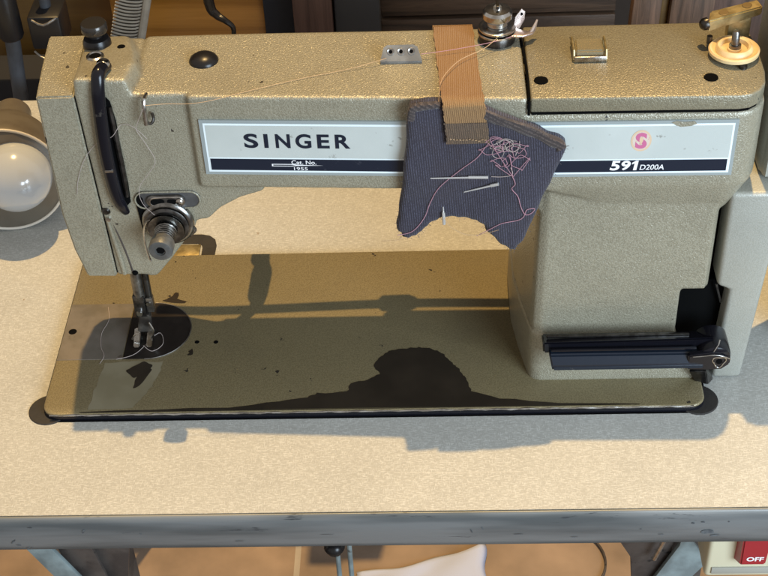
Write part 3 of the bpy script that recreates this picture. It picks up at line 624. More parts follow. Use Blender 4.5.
l2 = MB(); l2.lathe([(0.01, 0), (9.0, 0), (11.2, 1.5), (11.8, 4), (11.8, 12), (11.2, 22), (7, 24)], (478.5, 5.0, 40.0), (0, 1, 0.12), 36); hub = l2.build('hub', 'gloss_black', lever, smooth=40)
l2 = MB()
l2.hull([(460, 3.2, 45.5), (472, 3.0, 46.3), (477, 2.8, 49), (484, 3, 47), (489.5, 4, 42), (489.5, 4, 36), (484, 3, 32), (472, 3, 31.5), (460, 3.2, 32)] + [(460, 8, 45.5), (477, 8, 49), (489.5, 8, 42), (489.5, 8, 36), (484, 8, 32), (460, 8, 32)], 1.0, 3)
l2.build('cap', 'gloss_black', hub, smooth=40)
l2 = MB(); l2.lathe([(0.01, -0.4), (2.2, -0.3), (2.4, 1.0)], (481.5, 2.9, 40.2), (0, 1, 0), 16); l2.build('hole', 'black', hub)
rg = [(481.5 + r_ * math.cos(R_(a)), 2.7, 40.2 + r_ * 1.1 * math.sin(R_(a))) for a, r_ in [(a, 4.3 + 0.8 * math.sin(R_(a * 3))) for a in range(0, 361, 15)]]
l2 = MB(); l2.tube(rg, 0.45, 6); l2.tube([(463, 2.8, 45), (470, 2.6, 45.8), (477, 2.5, 46.8), (484, 2.6, 45.2), (489, 3.4, 42)], 0.4, 6, 4); l2.build('worn_edge', 'chrome', hub)
l2 = MB(); l2.tube([(477, 3.6, 49), (480, 5.5, 54), (481, 8, 56)], 0.5, 6); l2.build('spring_end', 'chrome', hub)
l2 = MB(); l2.hull([(466, 20, 14), (478, 20, 14), (476, 36, 2), (487, 30, -4), (482, 24, -4), (472, 24, 0), (470, 30, 14), (480, 34, 14)], 0.6); l2.build('lever_stem', 'dark_steel', lever)

# ---- belt guard at the right end
bg_ = MB()
bg_.prism([(479.5, 163.5), (479.6, 84), (488.5, 80), (488, 66), (486, 20), (486.2, -5), (506.8, -5), (512.5, 102), (519, 163.5)], 'y', 32, 116, 3.2, 4)
guard = bg_.build('belt_guard', 'paint_guard', sm, smooth=50, label='smooth pale grey guard at the right end of the machine')
bg_ = MB(); bg_.hull([(500.5, 52, 163), (505, 44, 163), (640, 44, 163), (640, 116, 163), (500.5, 116, 163), (502.5, 52, 285), (507, 46, 286), (640, 46, 286), (640, 112, 286), (502.5, 112, 285)], 3, 3)
bg_.build('guard_housing', 'paint_guard', guard, smooth=50)
bg_ = MB(); bg_.hull([(519, 46, 158), (640, 46, 158), (640, 116, 158), (519, 116, 158), (519, 46, 168), (640, 46, 168), (640, 116, 168), (519, 116, 168), (545, 60, 90), (640, 60, -4), (640, 110, -4), (560, 110, -4), (560, 60, -4)], 2)
bg_.build('guard_back', 'paint_guard', guard, smooth=50)

# ---- take-up lever guard and slot
so = MB()
def ys(z): return 42.4
sl = [(80, 246), (84, 240), (85.5, 225), (85.0, 200), (85.4, 175), (84.6, 160), (80, 155), (77, 162), (75, 190), (76, 225), (78, 244)]
zs = sorted({p[1] for p in sl}, reverse=True)
so.add([(x, ys(z) - 0.9, z) for x, z in sl], [tuple(range(len(sl)))]); so.build('take_up_slot', 'black', sm, smooth=0)
tk = MB()
tk.tube([(82.0, 56, 257.0), (80.2, 49, 258.5), (79.2, 43, 257.5), (78.4, 39.6, 249), (77.2, 38.0, 232), (76.2, 37.4, 212), (76.0, 37.4, 193), (76.8, 37.8, 172), (78.6, 38.4, 160), (80.4, 40.5, 152)],
        [3.9, 4.2, 4.3, 4.3, 4.4, 4.5, 4.5, 4.3, 3.9, 2.6], 16, 5, flat=0.72, flat_dir=(0, 1, 0))
tkg = tk.build('take_up_guard', 'gloss_black', sm, smooth=60)
tk = MB(); tk.tube([(83.0, 41.5, 236), (83.4, 41.2, 205), (83.6, 41.0, 185), (83.0, 41.0, 165)], [1.6, 1.9, 1.9, 1.4], 8, 5); tk.build('take_up_lever', 'dark_steel', sm)
tk = MB(); tk.lathe([(0.01, 2.6), (2.5, 2.2), (4.2, 0.9), (4.4, 0)], (81.2, 53.5, 259.8), (0.1, -0.3, 1), 20); sc_ = tk.build('screw', 'chrome', tkg)
tk = MB(); tk.box(77.8, 84.8, 52.6, 53.3, 261.9, 262.6); tk.build('screw_slot', 'black', sc_, smooth=0)
tk = MB(); tk.box(73.6, 79.2, 33.9, 36.0, 190, 191.6, 0.3); tk.build('clip', 'chrome', tkg)
tk = MB(); tk.lathe([(0.01, -1.8), (2.0, -1.6), (3.0, -0.4), (3.0, 1)], (66.4, 42.4, 152), (0, 1, 0), 16); tk.build('screw', 'dark_steel', cast)
tk = MB(); tk.lathe([(0.01, -1.4), (1.8, -1.2), (2.0, 1)], (66.9, 42.2, 145.4), (0, 1, 0), 16); tk.build('screw', 'chrome', cast)

# ---- knob, holes and fittings on the top
kb = MB(); kb.lathe([(8.6, -2), (9.4, 1.0), (9.2, 4.5), (8.0, 7), (4.6, 8), (4.6, 12)], (68.6, 94.5, 247.6), n=40); knob = kb.build('adjusting_knob', 'plastic_black', sm, smooth=40)
kb = MB(); kb.lathe([(4.6, 0), (7.6, 0.6), (8.6, 2), (8.5, 6.5), (7.8, 7.6), (0.01, 7.9)], (68.6, 94.5, 258), n=40); kb.build('knob_cap', mat('turned_black_cap', (0.05, 0.045, 0.04), 0.22, metal=0.6), knob, smooth=40)
def hole(x, y, z, r, ring=None, par=None, nm='oil_hole'):
    h_ = MB(); h_.lathe([(0.01, 0.7), (r, 0.7), (r + 0.2, 0)], (x, y, z), n=24); o_ = h_.build(nm, 'black', par or sm)
    if ring: q = MB(); q.lathe([(r - 0.1, 0.6), (r + ring * 0.3, 1.5), (r + ring, 0.9), (r + ring + 0.2, 0)], (x, y, z), n=28); q.build('hole_rim', 'chrome', o_)
hole(71.2, 74.2, 252.3, 3.8, 1.9); hole(85.5, 88.5, 250.2, 2.6)
hole(354.4, 46.5, 244.2, 4.3, None, cover); hole(459.2, 45.4, 244.2, 4.3, None, cover)
q = MB(); q.lathe([(2.6, 0), (2.6, 2.0), (1.6, 2.8), (0.01, 2.9)], (480.6, 55.8, 244.2), n=20); q.build('screw', 'dark_steel', cover)
q = MB(); q.lathe([(9.6, -0.4), (9.6, 0.6), (8.6, 2.4), (6.0, 4.2), (3.0, 5.1), (0.01, 5.4)], (139.6, 79.8, 244), n=36); q.build('rubber_plug', 'plastic_black', sm, smooth=60)
# three-hole thread guide: small bent plate
tg = MB(); tgp = [(253.8, 0), (256.2, 10.5), (258.6, 12.2), (275.2, 12.2), (277.8, 10.5), (280.6, 0)]
def tgf(x, h, o_=0): return (x, 71.5 + h * 0.62 - o_ * 0.8, 245.0 + h * 0.62 + o_ * 0.6)
n = len(tgp); tg.add([tgf(x, h) for x, h in tgp] + [tgf(x, h, 1.4) for x, h in tgp], [tuple(range(n)), tuple(range(n, 2 * n))] + [(i, (i + 1) % n, n + (i + 1) % n, n + i) for i in range(n)])
tg.box(254, 280.4, 70.4, 74, 243.8, 245.6, 0.4)
tgo = tg.build('thread_guide', mat('grey_guide_metal', (0.26, 0.265, 0.26), 0.4, metal=0.5, var=(0.18, 0.18, 0.175)), sm, smooth=30)
for x in (260.6, 267.2, 273.8):
    q = MB(); c_ = Vector(tgf(x, 7.2, 1.5)); nrm = Vector((0, -0.8, 0.6))
    q.lathe([(0.01, 0.05), (1.3, 0.05), (1.35, 0.3), (2.2, 0.5), (2.4, 0)], c_, nrm, 16); q.build('eyelet', 'chrome', tgo)
    q = MB(); q.lathe([(0.01, 0.32), (1.15, 0.32), (1.2, 0.1)], c_, nrm, 12); q.build('eyelet_hole', 'black', tgo)
# upper tension with hooked guide
tn = MB(); tn.lathe([(11.8, 0), (11.8, 5.5), (11.2, 6.4), (0.01, 6.4)], (329.3, 97, 244), n=40); ten = tn.build('thread_tension', 'dark_steel', sm, smooth=40, label='small thread tension with polished discs on top of the arm')
for z_, r_ in ((251.2, 12.6), (254.0, 12.0)):
    q = MB(); q.lathe([(3, -0.8), (r_ - 1.5, -0.6), (r_, -1.3), (r_, 0.0), (r_ - 1.5, 0.7), (3, 0.9)], (329.3, 97, z_), n=40); q.build('tension_disc', 'chrome', ten, smooth=50)
q = MB(); q.lathe([(6.5, 0), (7.0, 0.8), (6.6, 3.6), (8.6, 4.4), (9.6, 6.0), (9.6, 9.6), (8.2, 11.4), (3.2, 12.0), (3.0, 14.4), (1.6, 15.4), (0.01, 15.6)], (329.3, 97, 255), n=36); q.build('tension_nut', 'chrome', ten, smooth=35)
q = MB(); q.box(328.2, 330.4, 92.6, 101.4, 268.4, 270.8, 0.3); q.build('nut_slot', 'dark_steel', ten)
pk = mat('pinkish_guide_metal', (0.62, 0.54, 0.50), 0.25, metal=0.85, var=(0.5, 0.40, 0.38), vscale=100)
q = MB(); q.prism([(327, 90), (345, 88), (352, 91.5), (354.5, 97), (352.5, 98), (349, 94.5), (343, 97.5), (340, 104), (327, 104)], 'z', 250.0, 251.4, 0.4); gk_ = q.build('hooked_guide', pk, ten)
q = MB(); q.hull([(350, 92, 251), (354.5, 97, 251.2), (355.6, 98.5, 257), (352.4, 93.4, 252), (349.6, 92.8, 251), (354.6, 99.0, 257.0)]); q.build('hook_tip', pk, ten, smooth=0)
q = MB(); q.hull([(340, 97.5, 251), (344, 99, 251), (340, 98.6, 251), (344, 100, 251), (345.0, 100.5, 264), (347.4, 101, 261.5), (345.0, 101.6, 264), (347.4, 102, 261.5), (341, 99, 259), (341, 100, 259), (347, 100.5, 256)]); q.build('upright_tab', pk, ten, smooth=0)
q = MB(); q.lathe([(0.01, 0), (1.0, 0)], (345.0, 99.9, 260.6), (0, -1, 0.1), 10); q.build('tab_hole', 'black', ten)
# oil sight window
gl = MB(); gl.box(375.8, 397.4, 66, 86.5, 244, 246.0, 1.0); win = gl.build('oil_window', 'brass', sm)
clear = mat('clear_plastic', (0.42, 0.36, 0.22), 0.08); cb = clear.node_tree.nodes['Principled BSDF']; cb.inputs['Transmission Weight'].default_value = 0.6
gl = MB(); gl.hull([(377.2, 67.8, 245.5), (396, 67.8, 245.5), (377.6, 69.5, 251), (395.6, 69.5, 251), (378.2, 84.5, 251), (395, 84.5, 251), (377.6, 86, 245.5), (395.6, 86, 245.5)], 1.0); gl.build('sight_glass', clear, win)
for x in (376.4, 396.8):
    gl = MB(); gl.tube([(x, 67, 246), (x, 69, 251.4), (x, 85, 251.4), (x, 86, 246)], 0.8, 8); gl.build('window_frame', 'brass', win)
gl = MB(); gl.box(376.5, 397, 65.8, 67.6, 244.2, 248.6, 0.6); gl.build('window_frame', 'chrome', win)
# bobbin winder: cream wheel on a spindle, brass arm behind it
wr = MB(); wr.lathe([(14.6, 0), (15.8, 0.8), (15.9, 2.8), (15.0, 3.6), (12.6, 2.2), (12.0, 2.2), (11.4, 4.6), (10.2, 5.6), (8.8, 5.2), (8.0, 2.6), (4.6, 2.4), (4.2, 3.6), (0.01, 3.8)], (477, 70, 246.6), (-0.02, 0.0, 1), 48)
wheel = wr.build('bobbin_winder_wheel', 'cream', sm, smooth=40)
wr = MB(); wr.lathe([(3.8, -6), (3.8, 5.2), (2.6, 5.4), (2.4, 13.6), (1.9, 14.6), (0.01, 14.9)], (477.6, 70.4, 247), (-0.04, 0.05, 1), 20); wr.build('spindle', 'steel', wheel, smooth=40)
ba = MB(); ba.hull([(461, 80, 255.5), (461, 80, 263.5), (464, 92, 255.5), (464, 92, 264), (496, 89, 262), (496, 89, 268), (494, 97.5, 262), (494, 97.5, 268.5)], 0.8, 2)
arm_ = ba.build('bobbin_winder_arm', 'brass', sm)
ba = MB(); ba.box(476, 490, 89, 97, 243.5, 262, 0.6); ba.build('arm_post', 'brass', arm_)
ba = MB(); ba.lathe([(0.01, -4.4), (2.6, -4.2), (3.9, -2.6), (4.1, 0), (3.2, 0.6)], (461.0, 84, 259.6), (1, 0.35, 0), 20); ba.build('screw', 'dark_steel', arm_, smooth=50)
ba = MB(); ba.lathe([(1.8, -4), (1.8, 1)], (463, 80, 252), (0, 0, 1), 10); ba.build('screw_stem', 'dark_steel', arm_)
for c_, zz in (((471.5, 87.6), 265.1), ((486.5, 92.4), 267.4)):
    ba = MB(); ba.lathe([(0.01, 0.2), (2.9, 0.2), (3.2, 0)], (c_[0], c_[1], zz), (-0.12, 0, 1), 16); ba.build('arm_dimple', mat('brown_brass_recess', (0.20, 0.14, 0.06), 0.5, metal=0.5), arm_)

# ---- front fittings of the head
gp = MB(); gp.tube([(107.3, 44, 243), (106.8, 37, 243.5), (106.4, 34.8, 238), (106.0, 34.4, 226.5)], [1.2, 1.4, 1.5, 1.5], 10, 3); pin = gp.build('guide_pin', 'chrome', sm)
gp = MB(); gp.tube([(106.0, 36, 227.5), (108.6, 36, 226), (110.6, 37.5, 228.5), (109.6, 40, 231.5)], 1.0, 8, 3); gp.build('pin_hook', 'dark_steel', pin)
# recessed thread control plate
rc = MB(); zc = 161.0
rr = [(x, z) for x, z in rrect(87.4, 131.4, 154.2, 168.4, 7.0, 6)]
rc.prism(rr, 'y', 41.1, 43.5); 
shade_ = mat('enamel_recess', (0.10, 0.10, 0.10), 0.4, metal=0.3, var=(0.07, 0.07, 0.07), bump=0.3); rco = rc.build('recess', shade_, sm, smooth=0)
rc = MB(); rr2 = rrect(87.8, 131.0, 154.6, 168.0, 6.6, 6); rc.tube([(x, 40.9, z) for x, z in rr2] + [(rr2[0][0], 40.9, rr2[0][1])], 0.6, 6); rc.build('recess_lip', 'paint', rco)
rc = MB(); rc.prism(rrect(95.5, 121.5, 156.8, 166.0, 4.5, 6), 'y', 39.2, 41.2, 0.5); tp = rc.build('guide_plate', 'steel', rco)
rc = MB(); rc.prism(rrect(98.4, 107.6, 158.2, 163.6, 2.6, 5), 'y', 38.9, 39.3); rc.prism(rrect(109.4, 115.6, 159.2, 163.2, 1.8, 5), 'y', 38.9, 39.3); rc.build('guide_slot', 'black', tp, smooth=0)
rc = MB(); rr3 = rrect(98.0, 120.4, 157.7, 164.8, 3.5, 6); rc.tube([(x, 38.9, z) for x, z in rr3] + [(rr3[0][0], 38.9, rr3[0][1])], 0.5, 6); rc.build('wire_loop', 'chrome', tp)
rc = MB(); rc.lathe([(0.01, -1.6), (2.2, -1.2), (2.9, 0), (2.9, 0.6)], (117.8, 39, 161.2), (0, 1, 0), 16); rc.build('screw', 'chrome', tp, smooth=50)
# check-spring slot and spring
rc = MB(); rc.prism([(87.6, 164), (90.5, 166.5), (93.0, 163), (94.0, 139), (91.5, 134), (89.0, 137)], 'y', 41.0, 42.6); rc.build('spring_slot', 'black', sm, smooth=0)
rc = MB(); rc.tube([(99, 36, 150), (94, 36.5, 147), (91.0, 37, 140), (89.8, 37.4, 128), (90.9, 37, 115), (92.0, 36.6, 112.5)], 0.75, 8, 6); rc.build('check_spring', 'chrome', sm)
# main tension assembly
A0 = Vector((107.5, 42, 143.0)); ax = Vector((-0.04, -1, 0.0))
tn = MB(); tn.lathe([(17.6, 0), (17.6, 3.0), (16.4, 4.4), (15.2, 4.6), (0.01, 4.6)], A0, ax, 48); mt = tn.build('main_tension', 'dark_chrome', sm, smooth=40, label='round thread tension assembly low on the head')
tn = MB(); tn.lathe([(14.2, 0), (14.6, 0.6), (13.2, 1.6), (5, 1.8)], A0 + ax * 5.2, ax, 48); tn.build('tension_ring', 'dark_steel', mt, smooth=40)
for h_, r_ in ((7.6, 12.6), (9.2, 12.2)):
    tn = MB(); tn.lathe([(3, 0.2), (r_ - 2, 0), (r_, 0.9), (r_, 1.3), (r_ - 2, 1.0), (3, 1.4)], A0 + ax * h_, ax, 48); tn.build('tension_disc', 'dark_chrome', mt, smooth=50)
tn = MB(); turns = []
for k in range(0, 97):
    t = k / 16; rr_ = 7.2 - 1.9 * (k / 96); an = 2 * math.pi * t; U = ax.normalized().orthogonal().normalized(); W_ = ax.normalized().cross(U)
    turns.append(A0 + ax * (11.2 + 9.5 * k / 96) + U * rr_ * math.cos(an) + W_ * rr_ * math.sin(an))
tn.tube(turns, 0.75, 8); tn.build('coil_spring', 'dark_chrome', mt)
tn = MB(); tn.lathe([(3, 0), (3, 27)], A0 + ax * 4, ax, 16); tn.build('stud', 'dark_steel', mt)
tn = MB(); tn.lathe([(5.2, 0), (7.6, 1.2), (8.2, 3), (8.2, 10), (7.6, 11.2), (6.4, 11.6), (3.6, 11.5), (3.4, 10.4), (0.01, 10.3)], A0 + ax * 21, ax, 36); nut = tn.build('tension_knob', mat('grey_knob_metal', (0.15, 0.15, 0.145), 0.45, metal=0.4, var=(0.10, 0.10, 0.095), bump=0.3, bscale=700), mt, smooth=35)
tn = MB(); tn.lathe([(0.01, 0.3), (2.9, 0.3), (3.1, 0)], A0 + ax * 31.3, ax, 6); tn.build('socket', 'black', nut)
tn = MB(); tn.hull([(120, 41.5, 130), (125.5, 41.5, 135), (125.5, 38.5, 135), (120, 38.5, 130), (124, 41.5, 140), (124, 38.5, 140), (126.5, 40, 137)], 0.5); tn.build('thread_hook', 'dark_chrome', mt)

# ---- needle bar, presser bar, foot
nb = MB(); nb.tube([(67.4, 80, 120), (66.4, 80, 42)], 4.2, 16); pb = nb.build('presser_bar', 'steel', sm)
nb = MB(); nb.tube([(74.0, 81.5, 120), (73.0, 81.5, 40)], 2.6, 14); nbo = nb.build('needle_bar', 'dark_steel', sm)
nb = MB(); nb.box(61.4, 70.0, 76, 84, 24, 45, 1.2); nb.build('clamp', 'dark_steel', pb)
nb = MB(); nb.lathe([(0.01, 0), (2.2, 0), (2.4, 2), (2.4, 4)], (65.4, 73.4, 30), (0, 1, 0), 14); nb.build('screw', 'chrome', pb)
nb = MB(); nb.lathe([(0.01, 0), (1.8, 0), (2.0, 1.5), (2.0, 3)], (72.4, 77.4, 36), (0, 1, 0), 14); nb.build('screw', 'chrome', nbo)
nb = MB(); nb.box(70.2, 75.8, 78.5, 84, 27, 41, 0.8); nb.build('clamp', 'steel', nbo)
nb = MB(); nb.lathe([(0.9, 0), (0.8, 24), (0.1, 29)], (63.6, 82, 30), (0, 0, -1), 10); nb.build('needle', 'chrome', nbo)
ft = MB()
ft.hull([(60, 77, 8), (71, 77, 8), (60, 82, 8), (71, 82, 8), (64, 76, 26), (72.5, 76, 26), (64, 82, 26), (72.5, 82, 26)], 1.0)
foot = ft.build('presser_foot', 'steel', pb)
for x0_, x1_ in ((57.6, 62.4), (67.4, 71.8)):
    t_ = MB(); t_.hull([(x0_, 66, 3.6), (x1_, 66, 3.6), (x0_ + 0.6, 67, 1.0), (x1_ - 0.6, 67, 1.0), (x0_, 88, 1.0), (x1_, 88, 1.0), (x0_, 88, 4), (x1_, 88, 4), (x0_, 80, 10), (x1_, 80, 10), (x0_ + 1, 74, 4)], 0.7); t_.build('toe', 'chrome', foot)
t_ = MB(); t_.tube([(57, 70, 8), (60, 69, 13), (64, 70, 15)], 0.7, 6, 3); t_.tube([(71, 72, 7), (74, 72, 14), (71, 74, 21)], 0.7, 6, 3); t_.build('finger_guard', 'chrome', foot)
# presser lifter behind the head
lf = MB(); lf.tube([(120, 118, 128), (140, 122, 125), (151, 138, 120), (151.5, 150, 120), (152.5, 176, 119), (152, 186, 118), (150, 192, 117), (150, 204, 116)], [4, 4, 5, 8, 8.5, 6.5, 8, 7], 14, 4, flat=0.5, flat_dir=(0, 0, 1)); lf.build('lifting_lever', 'dark_steel', sm)
lf = MB(); lf.tube([(78, 141, 150), (112, 142, 165), (140, 143.5, 172), (180, 144.5, 170), (240, 147, 170), (285, 147.5, 170), (340, 146, 170), (440, 142, 170)], 5.0, 12, 6); lf.lathe([(5, -15), (9, -12), (9.5, 8), (7, 13), (5, 15)], (262, 148, 170), (1, 0, 0), 20); lf.build('lifting_rod', 'dark_steel', sm)
lf = MB(); lf.hull([(252, 118, 178), (472, 118, 178), (252, 141, 176), (472, 139, 176), (252, 141, 196), (472, 139, 196), (252, 118, 200), (472, 118, 200)], 2); lf.build('shadow_block', 'paint', sm)  # unseen block added behind the arm to fill out its shadow on the bed

# ================================================================== WORK LAMP at the left
lamp = thing('work_lamp', (-60, 200, -6), 'bronze bell-shaped work lamp with an unlit frosted bulb, left of the machine', 'lamp')
LC = Vector((-67, 226, 43.5)); la = Vector((0.16, -0.93, 0.06)).normalized()
lm = MB(); lm.lathe([(47.6, 0), (48.4, -1), (47.5, -12), (44.5, -32), (38.5, -50), (30, -66), (20, -78), (16, -92), (16, -110), (0.01, -110)], LC, la, 56); shd = lm.build('lampshade', 'shade', lamp, smooth=60)
lm = MB(); lm.lathe([(47.3, -0.2), (46.2, -12), (43.2, -32), (37.2, -50), (28.5, -65), (12, -80), (0.01, -81)], LC, la, 56); o_ = lm.build('lining', 'shade_in', shd, smooth=60)
lm = MB(); lm.tube([LC + (la.orthogonal().normalized() * math.cos(R_(a)) + la.cross(la.orthogonal().normalized()) * math.sin(R_(a))) * 47.8 for a in range(0, 361, 6)], 1.3, 8); lm.build('rim', 'rim', shd, smooth=60)
lm = MB(); lm.lathe([(0.01, 29.5)] + [(29.5 * math.sin(R_(a)), 29.5 * math.cos(R_(a))) for a in range(10, 130, 10)] + [(17, -32), (14, -42), (13.5, -78)], LC + la * 2 + Vector((11, -2, 7)), la, 48); lm.build('bulb', 'bulb', lamp, smooth=80)
lm = MB(); lm.tube([LC - la * 100, LC - la * 112 + Vector((-20, 0, -10)), LC + Vector((-120, 110, -50)), LC + Vector((-210, 120, -30))], 6, 12, 5); lm.build('lamp_arm', 'shade', lamp)
lm = MB(); lm.lathe([(34, 0), (34, 8), (28, 12), (8, 14)], LC + Vector((-210, 120, -52)), (0, 0, 1), 32); lm.build('lamp_base', 'shade', lamp, smooth=40)

# ================================================================== PINCUSHION on its elastic strap
pc = thing('pincushion', (315, 20, 245), 'dark navy ribbed cloth pad hanging from a tan elastic strap round the arm', 'pincushion')
raw = [(271.4, 239), (272.4, 243.5), (277, 246), (291.3, 246.3), (305, 244.5), (318, 241.7), (332, 235), (346.3, 228.7), (358, 222), (366.4, 217.9), (369.5, 213), (368.6, 208), (363.2, 191.8), (359, 180), (354.6, 167.9), (350, 153), (345.7, 141.5),
       (342, 135), (338.6, 131.2), (335, 132.5), (329.5, 136.1), (325, 142), (321.0, 145.5), (318.5, 151), (315.0, 154.2), (310, 155.4), (303.2, 156.0), (296, 155.8), (290.2, 154.8), (285.5, 152.5), (281.4, 149.5), (278.4, 146), (275, 143.3), (271, 141), (266.3, 141), (264.5, 144), (261.8, 147.7),
       (262.6, 156), (264.4, 166.8), (266.6, 185), (268.4, 203), (270, 222)]
P2 = crom([Vector(p) for p in raw], 4, closed=True)
P2 = [(p.x + 0.35 * math.sin(i * 0.9), p.y + 0.35 * math.sin(i * 1.3 + 1)) for i, p in enumerate(P2)]
def pady(x, z):   # pad surface: hangs nearly plumb, gently buckled
    n_ = mnoise.noise(Vector((x * 0.028, z * 0.028, 3.1))) * 3.4 + mnoise.noise(Vector((x * 0.09, z * 0.05, 9.0))) * 0.9
    return yf(min(x, 360)) - 9.0 + n_ - (max(0, 165 - z) * 0.06)
pm = MB(); rings = [(0, 5.2), (0.2, 2.8), (1.0, 1.1), (2.6, 0.2), (4.2, 0.0)]
vs = []; nP = len(P2)
for d, dy in rings:
    for (x, z) in inset_poly(P2, d): vs.append((x, pady(x, z) + dy, z))
fs = []
for k in range(len(rings) - 1):
    for i in range(nP):
        j = (i + 1) % nP; fs.append((k * nP + i, k * nP + j, (k + 1) * nP + j, (k + 1) * nP + i))
k = len(rings) - 1; inner = inset_poly(P2, 4.2)
gridp = [Vector((x_, z_)) for x_ in [264 + 3.0 * a for a in range(36)] for z_ in [132 + 3.0 * a for a in range(40)]]
dv, de, df, _a, _b, _c = delaunay_2d_cdt([Vector(q_) for q_ in inner] + gridp, [(i, (i + 1) % nP) for i in range(nP)], [], 1, 1e-5)
o0 = len(vs); vs += [(q_.x, pady(q_.x, q_.y), q_.y) for q_ in dv]; fs += [tuple(o0 + i for i in f_) for f_ in df]
nb_ = len(vs)
for (x, z) in P2: vs.append((x, pady(x, z) + 6.6, z))
for i in range(nP): fs.append((i, (i + 1) % nP, nb_ + (i + 1) % nP, nb_ + i))
for t in tessellate_polygon([[Vector((x, z, 0)) for x, z in P2]]): fs.append(tuple(nb_ + i for i in reversed(t)))
bm_ = bmesh.new(); bv = [bm_.verts.new(p) for p in vs]
for f_ in fs:
    try: bm_.faces.new([bv[i] for i in f_])
    except ValueError: pass
bmesh.ops.remove_doubles(bm_, verts=bm_.verts, dist=0.02)
bmesh.ops.delete(bm_, geom=[v for v in bm_.verts if not v.link_faces], context='VERTS')
pm.from_bm(bm_); pad = pm.build('pad', 'rib_navy', pc, smooth=60)
def hem(P, wd, nm, m, lift=0.7):
    h_ = MB(); C_ = crom([Vector(p) for p in P], 5); vs = []; fs = []
    for i, c in enumerate(C_):
        t = (C_[min(i + 1, len(C_) - 1)] - C_[max(i - 1, 0)]).normalized(); nn = Vector((t.y, -t.x)); wv = wd * (1 + 0.10 * math.sin(i * 0.8))
        for s_k, yo in ((0.0, 2.6), (0.0, -0.2), (0.25, -lift), (0.75, -lift), (1.0, 0.1), (1.0, 2)):
            q_ = c + nn * wv * s_k; vs.append((q_.x, pady(q_.x, q_.y) + yo - 0.35, q_.y))
    for i in range(len(C_) - 1):
        for k_ in range(5): fs.append((i * 6 + k_, i * 6 + k_ + 1, (i + 1) * 6 + k_ + 1, (i + 1) * 6 + k_))
    h_.add(vs, fs); return h_.build(nm, m, pad, smooth=70)
hem([(318, 241.5), (332, 235.2), (346.3, 228.8), (358, 222.4), (366.4, 218), (369.3, 213.5)], 6.2, 'hem', 'rib_brown')
hem([(270.8, 235), (272.4, 243.5), (277, 246), (291.3, 246.2)], 4.4, 'hem', 'rib_brown')
fr = MB()
for i in range(0, nP, 2):
    x_, z_ = P2[i]; a_, c_ = P2[i - 1], P2[(i + 1) % nP]; t_ = Vector((c_[0] - a_[0], c_[1] - a_[1])).normalized()
    for q_ in range(2):
        sx_ = random.choice((-1, 1)); L_ = random.uniform(0.5, 1.9); jx, jz = random.uniform(-1, 1), random.uniform(-1, 1)
        y_ = pady(x_, z_) + random.uniform(0.5, 5)
        fr.tube([(x_, y_, z_), (x_ + t_.y * sx_ * L_ * 0.5 + jx * .3, y_ - .3, z_ - t_.x * sx_ * L_ * 0.5 + jz * .3), (x_ + t_.y * sx_ * L_ + jx * .8, y_ - .5, z_ - t_.x * sx_ * L_ + jz * .8)], 0.11, 4)
fr.build('frayed_edge', mat('loose_fibres', (0.10, 0.085, 0.09), 0.9), pad, smooth=0)
# strap: over the top of the arm and down the front
st = [(301.0, 115.5, 205), (300.8, 115.5, 238), (300.8, 113.5, 244.5), (301.2, 108, 246.2), (301.8, 88, 246.1), (302.9, 68, 246.0), (303.9, 48, 246.1), (304.6, 32, 247.8), (305.2, 23, 248.8), (305.8, pady(306, 244) - 2.6, 245.5), (306.2, pady(306, 241) - 2.4, 241), (306.6, pady(306, 236) - 2.0, 236), (307.4, pady(307, 229) - 1.8, 229), (308.3, pady(308, 219) - 1.7, 218.5)]
def ribbon(C_, hw, th, nm, m, parent, ph=0):
    C_ = crom([Vector(p) for p in C_], 6); vs = []; fs = []
    for i, c in enumerate(C_):
        T = (C_[min(i + 1, len(C_) - 1)] - C_[max(i - 1, 0)]).normalized(); X = Vector((1, 0, 0)); N_ = T.cross(X).normalized()
        if N_.dot(Vector((0, -1, 1))) < 0: N_ = -N_
        wv = hw * (1 + 0.02 * math.sin(i * 0.7 + ph)) + 0.25 * math.sin(i * 1.9)
        cur = 0.5
        for k_ in range(9):
            u = -1 + 2 * k_ / 8; vs.append(c + X * wv * u + N_ * (cur * 0.3 * math.sin(u * 3 + i * 0.5)))
        for k_ in range(9):
            u = 1 - 2 * k_ / 8; vs.append(c + X * wv * u - N_ * th)
    for i in range(len(C_) - 1):
        for k_ in range(18): fs.append((i * 18 + k_, i * 18 + (k_ + 1) % 18, (i + 1) * 18 + (k_ + 1) % 18, (i + 1) * 18 + k_))
    fs += [tuple(range(18)), tuple((len(C_) - 1) * 18 + k_ for k_ in range(18))]
    m_ = MB(); m_.add(vs, fs); return m_.build(nm, m, parent, smooth=50)
strap = ribbon(st, 12.9, 1.5, 'strap', 'elastic', pc)
end = ribbon([(306.75, pady(307, 233) - 2.3, 233), (307.4, pady(307, 229) - 2.2, 229), (307.9, pady(308, 224) - 2.1, 224), (308.4, pady(308, 218) - 2.1, 218.0)], 13.2, 1.0, 'strap_end', 'elastic_dirty', strap, 2)
sx = MB()
for i in range(12):
    x_ = 297 + i * 1.95; z_ = 221 + random.uniform(-.8, .8); sx.tube([(x_, pady(x_, z_) - 3.0, z_), (x_ + 1.2, pady(x_, z_) - 3.2, z_ + random.uniform(-.5, .5))], 0.3, 5)
sx.build('stitching', 'threadb', strap)

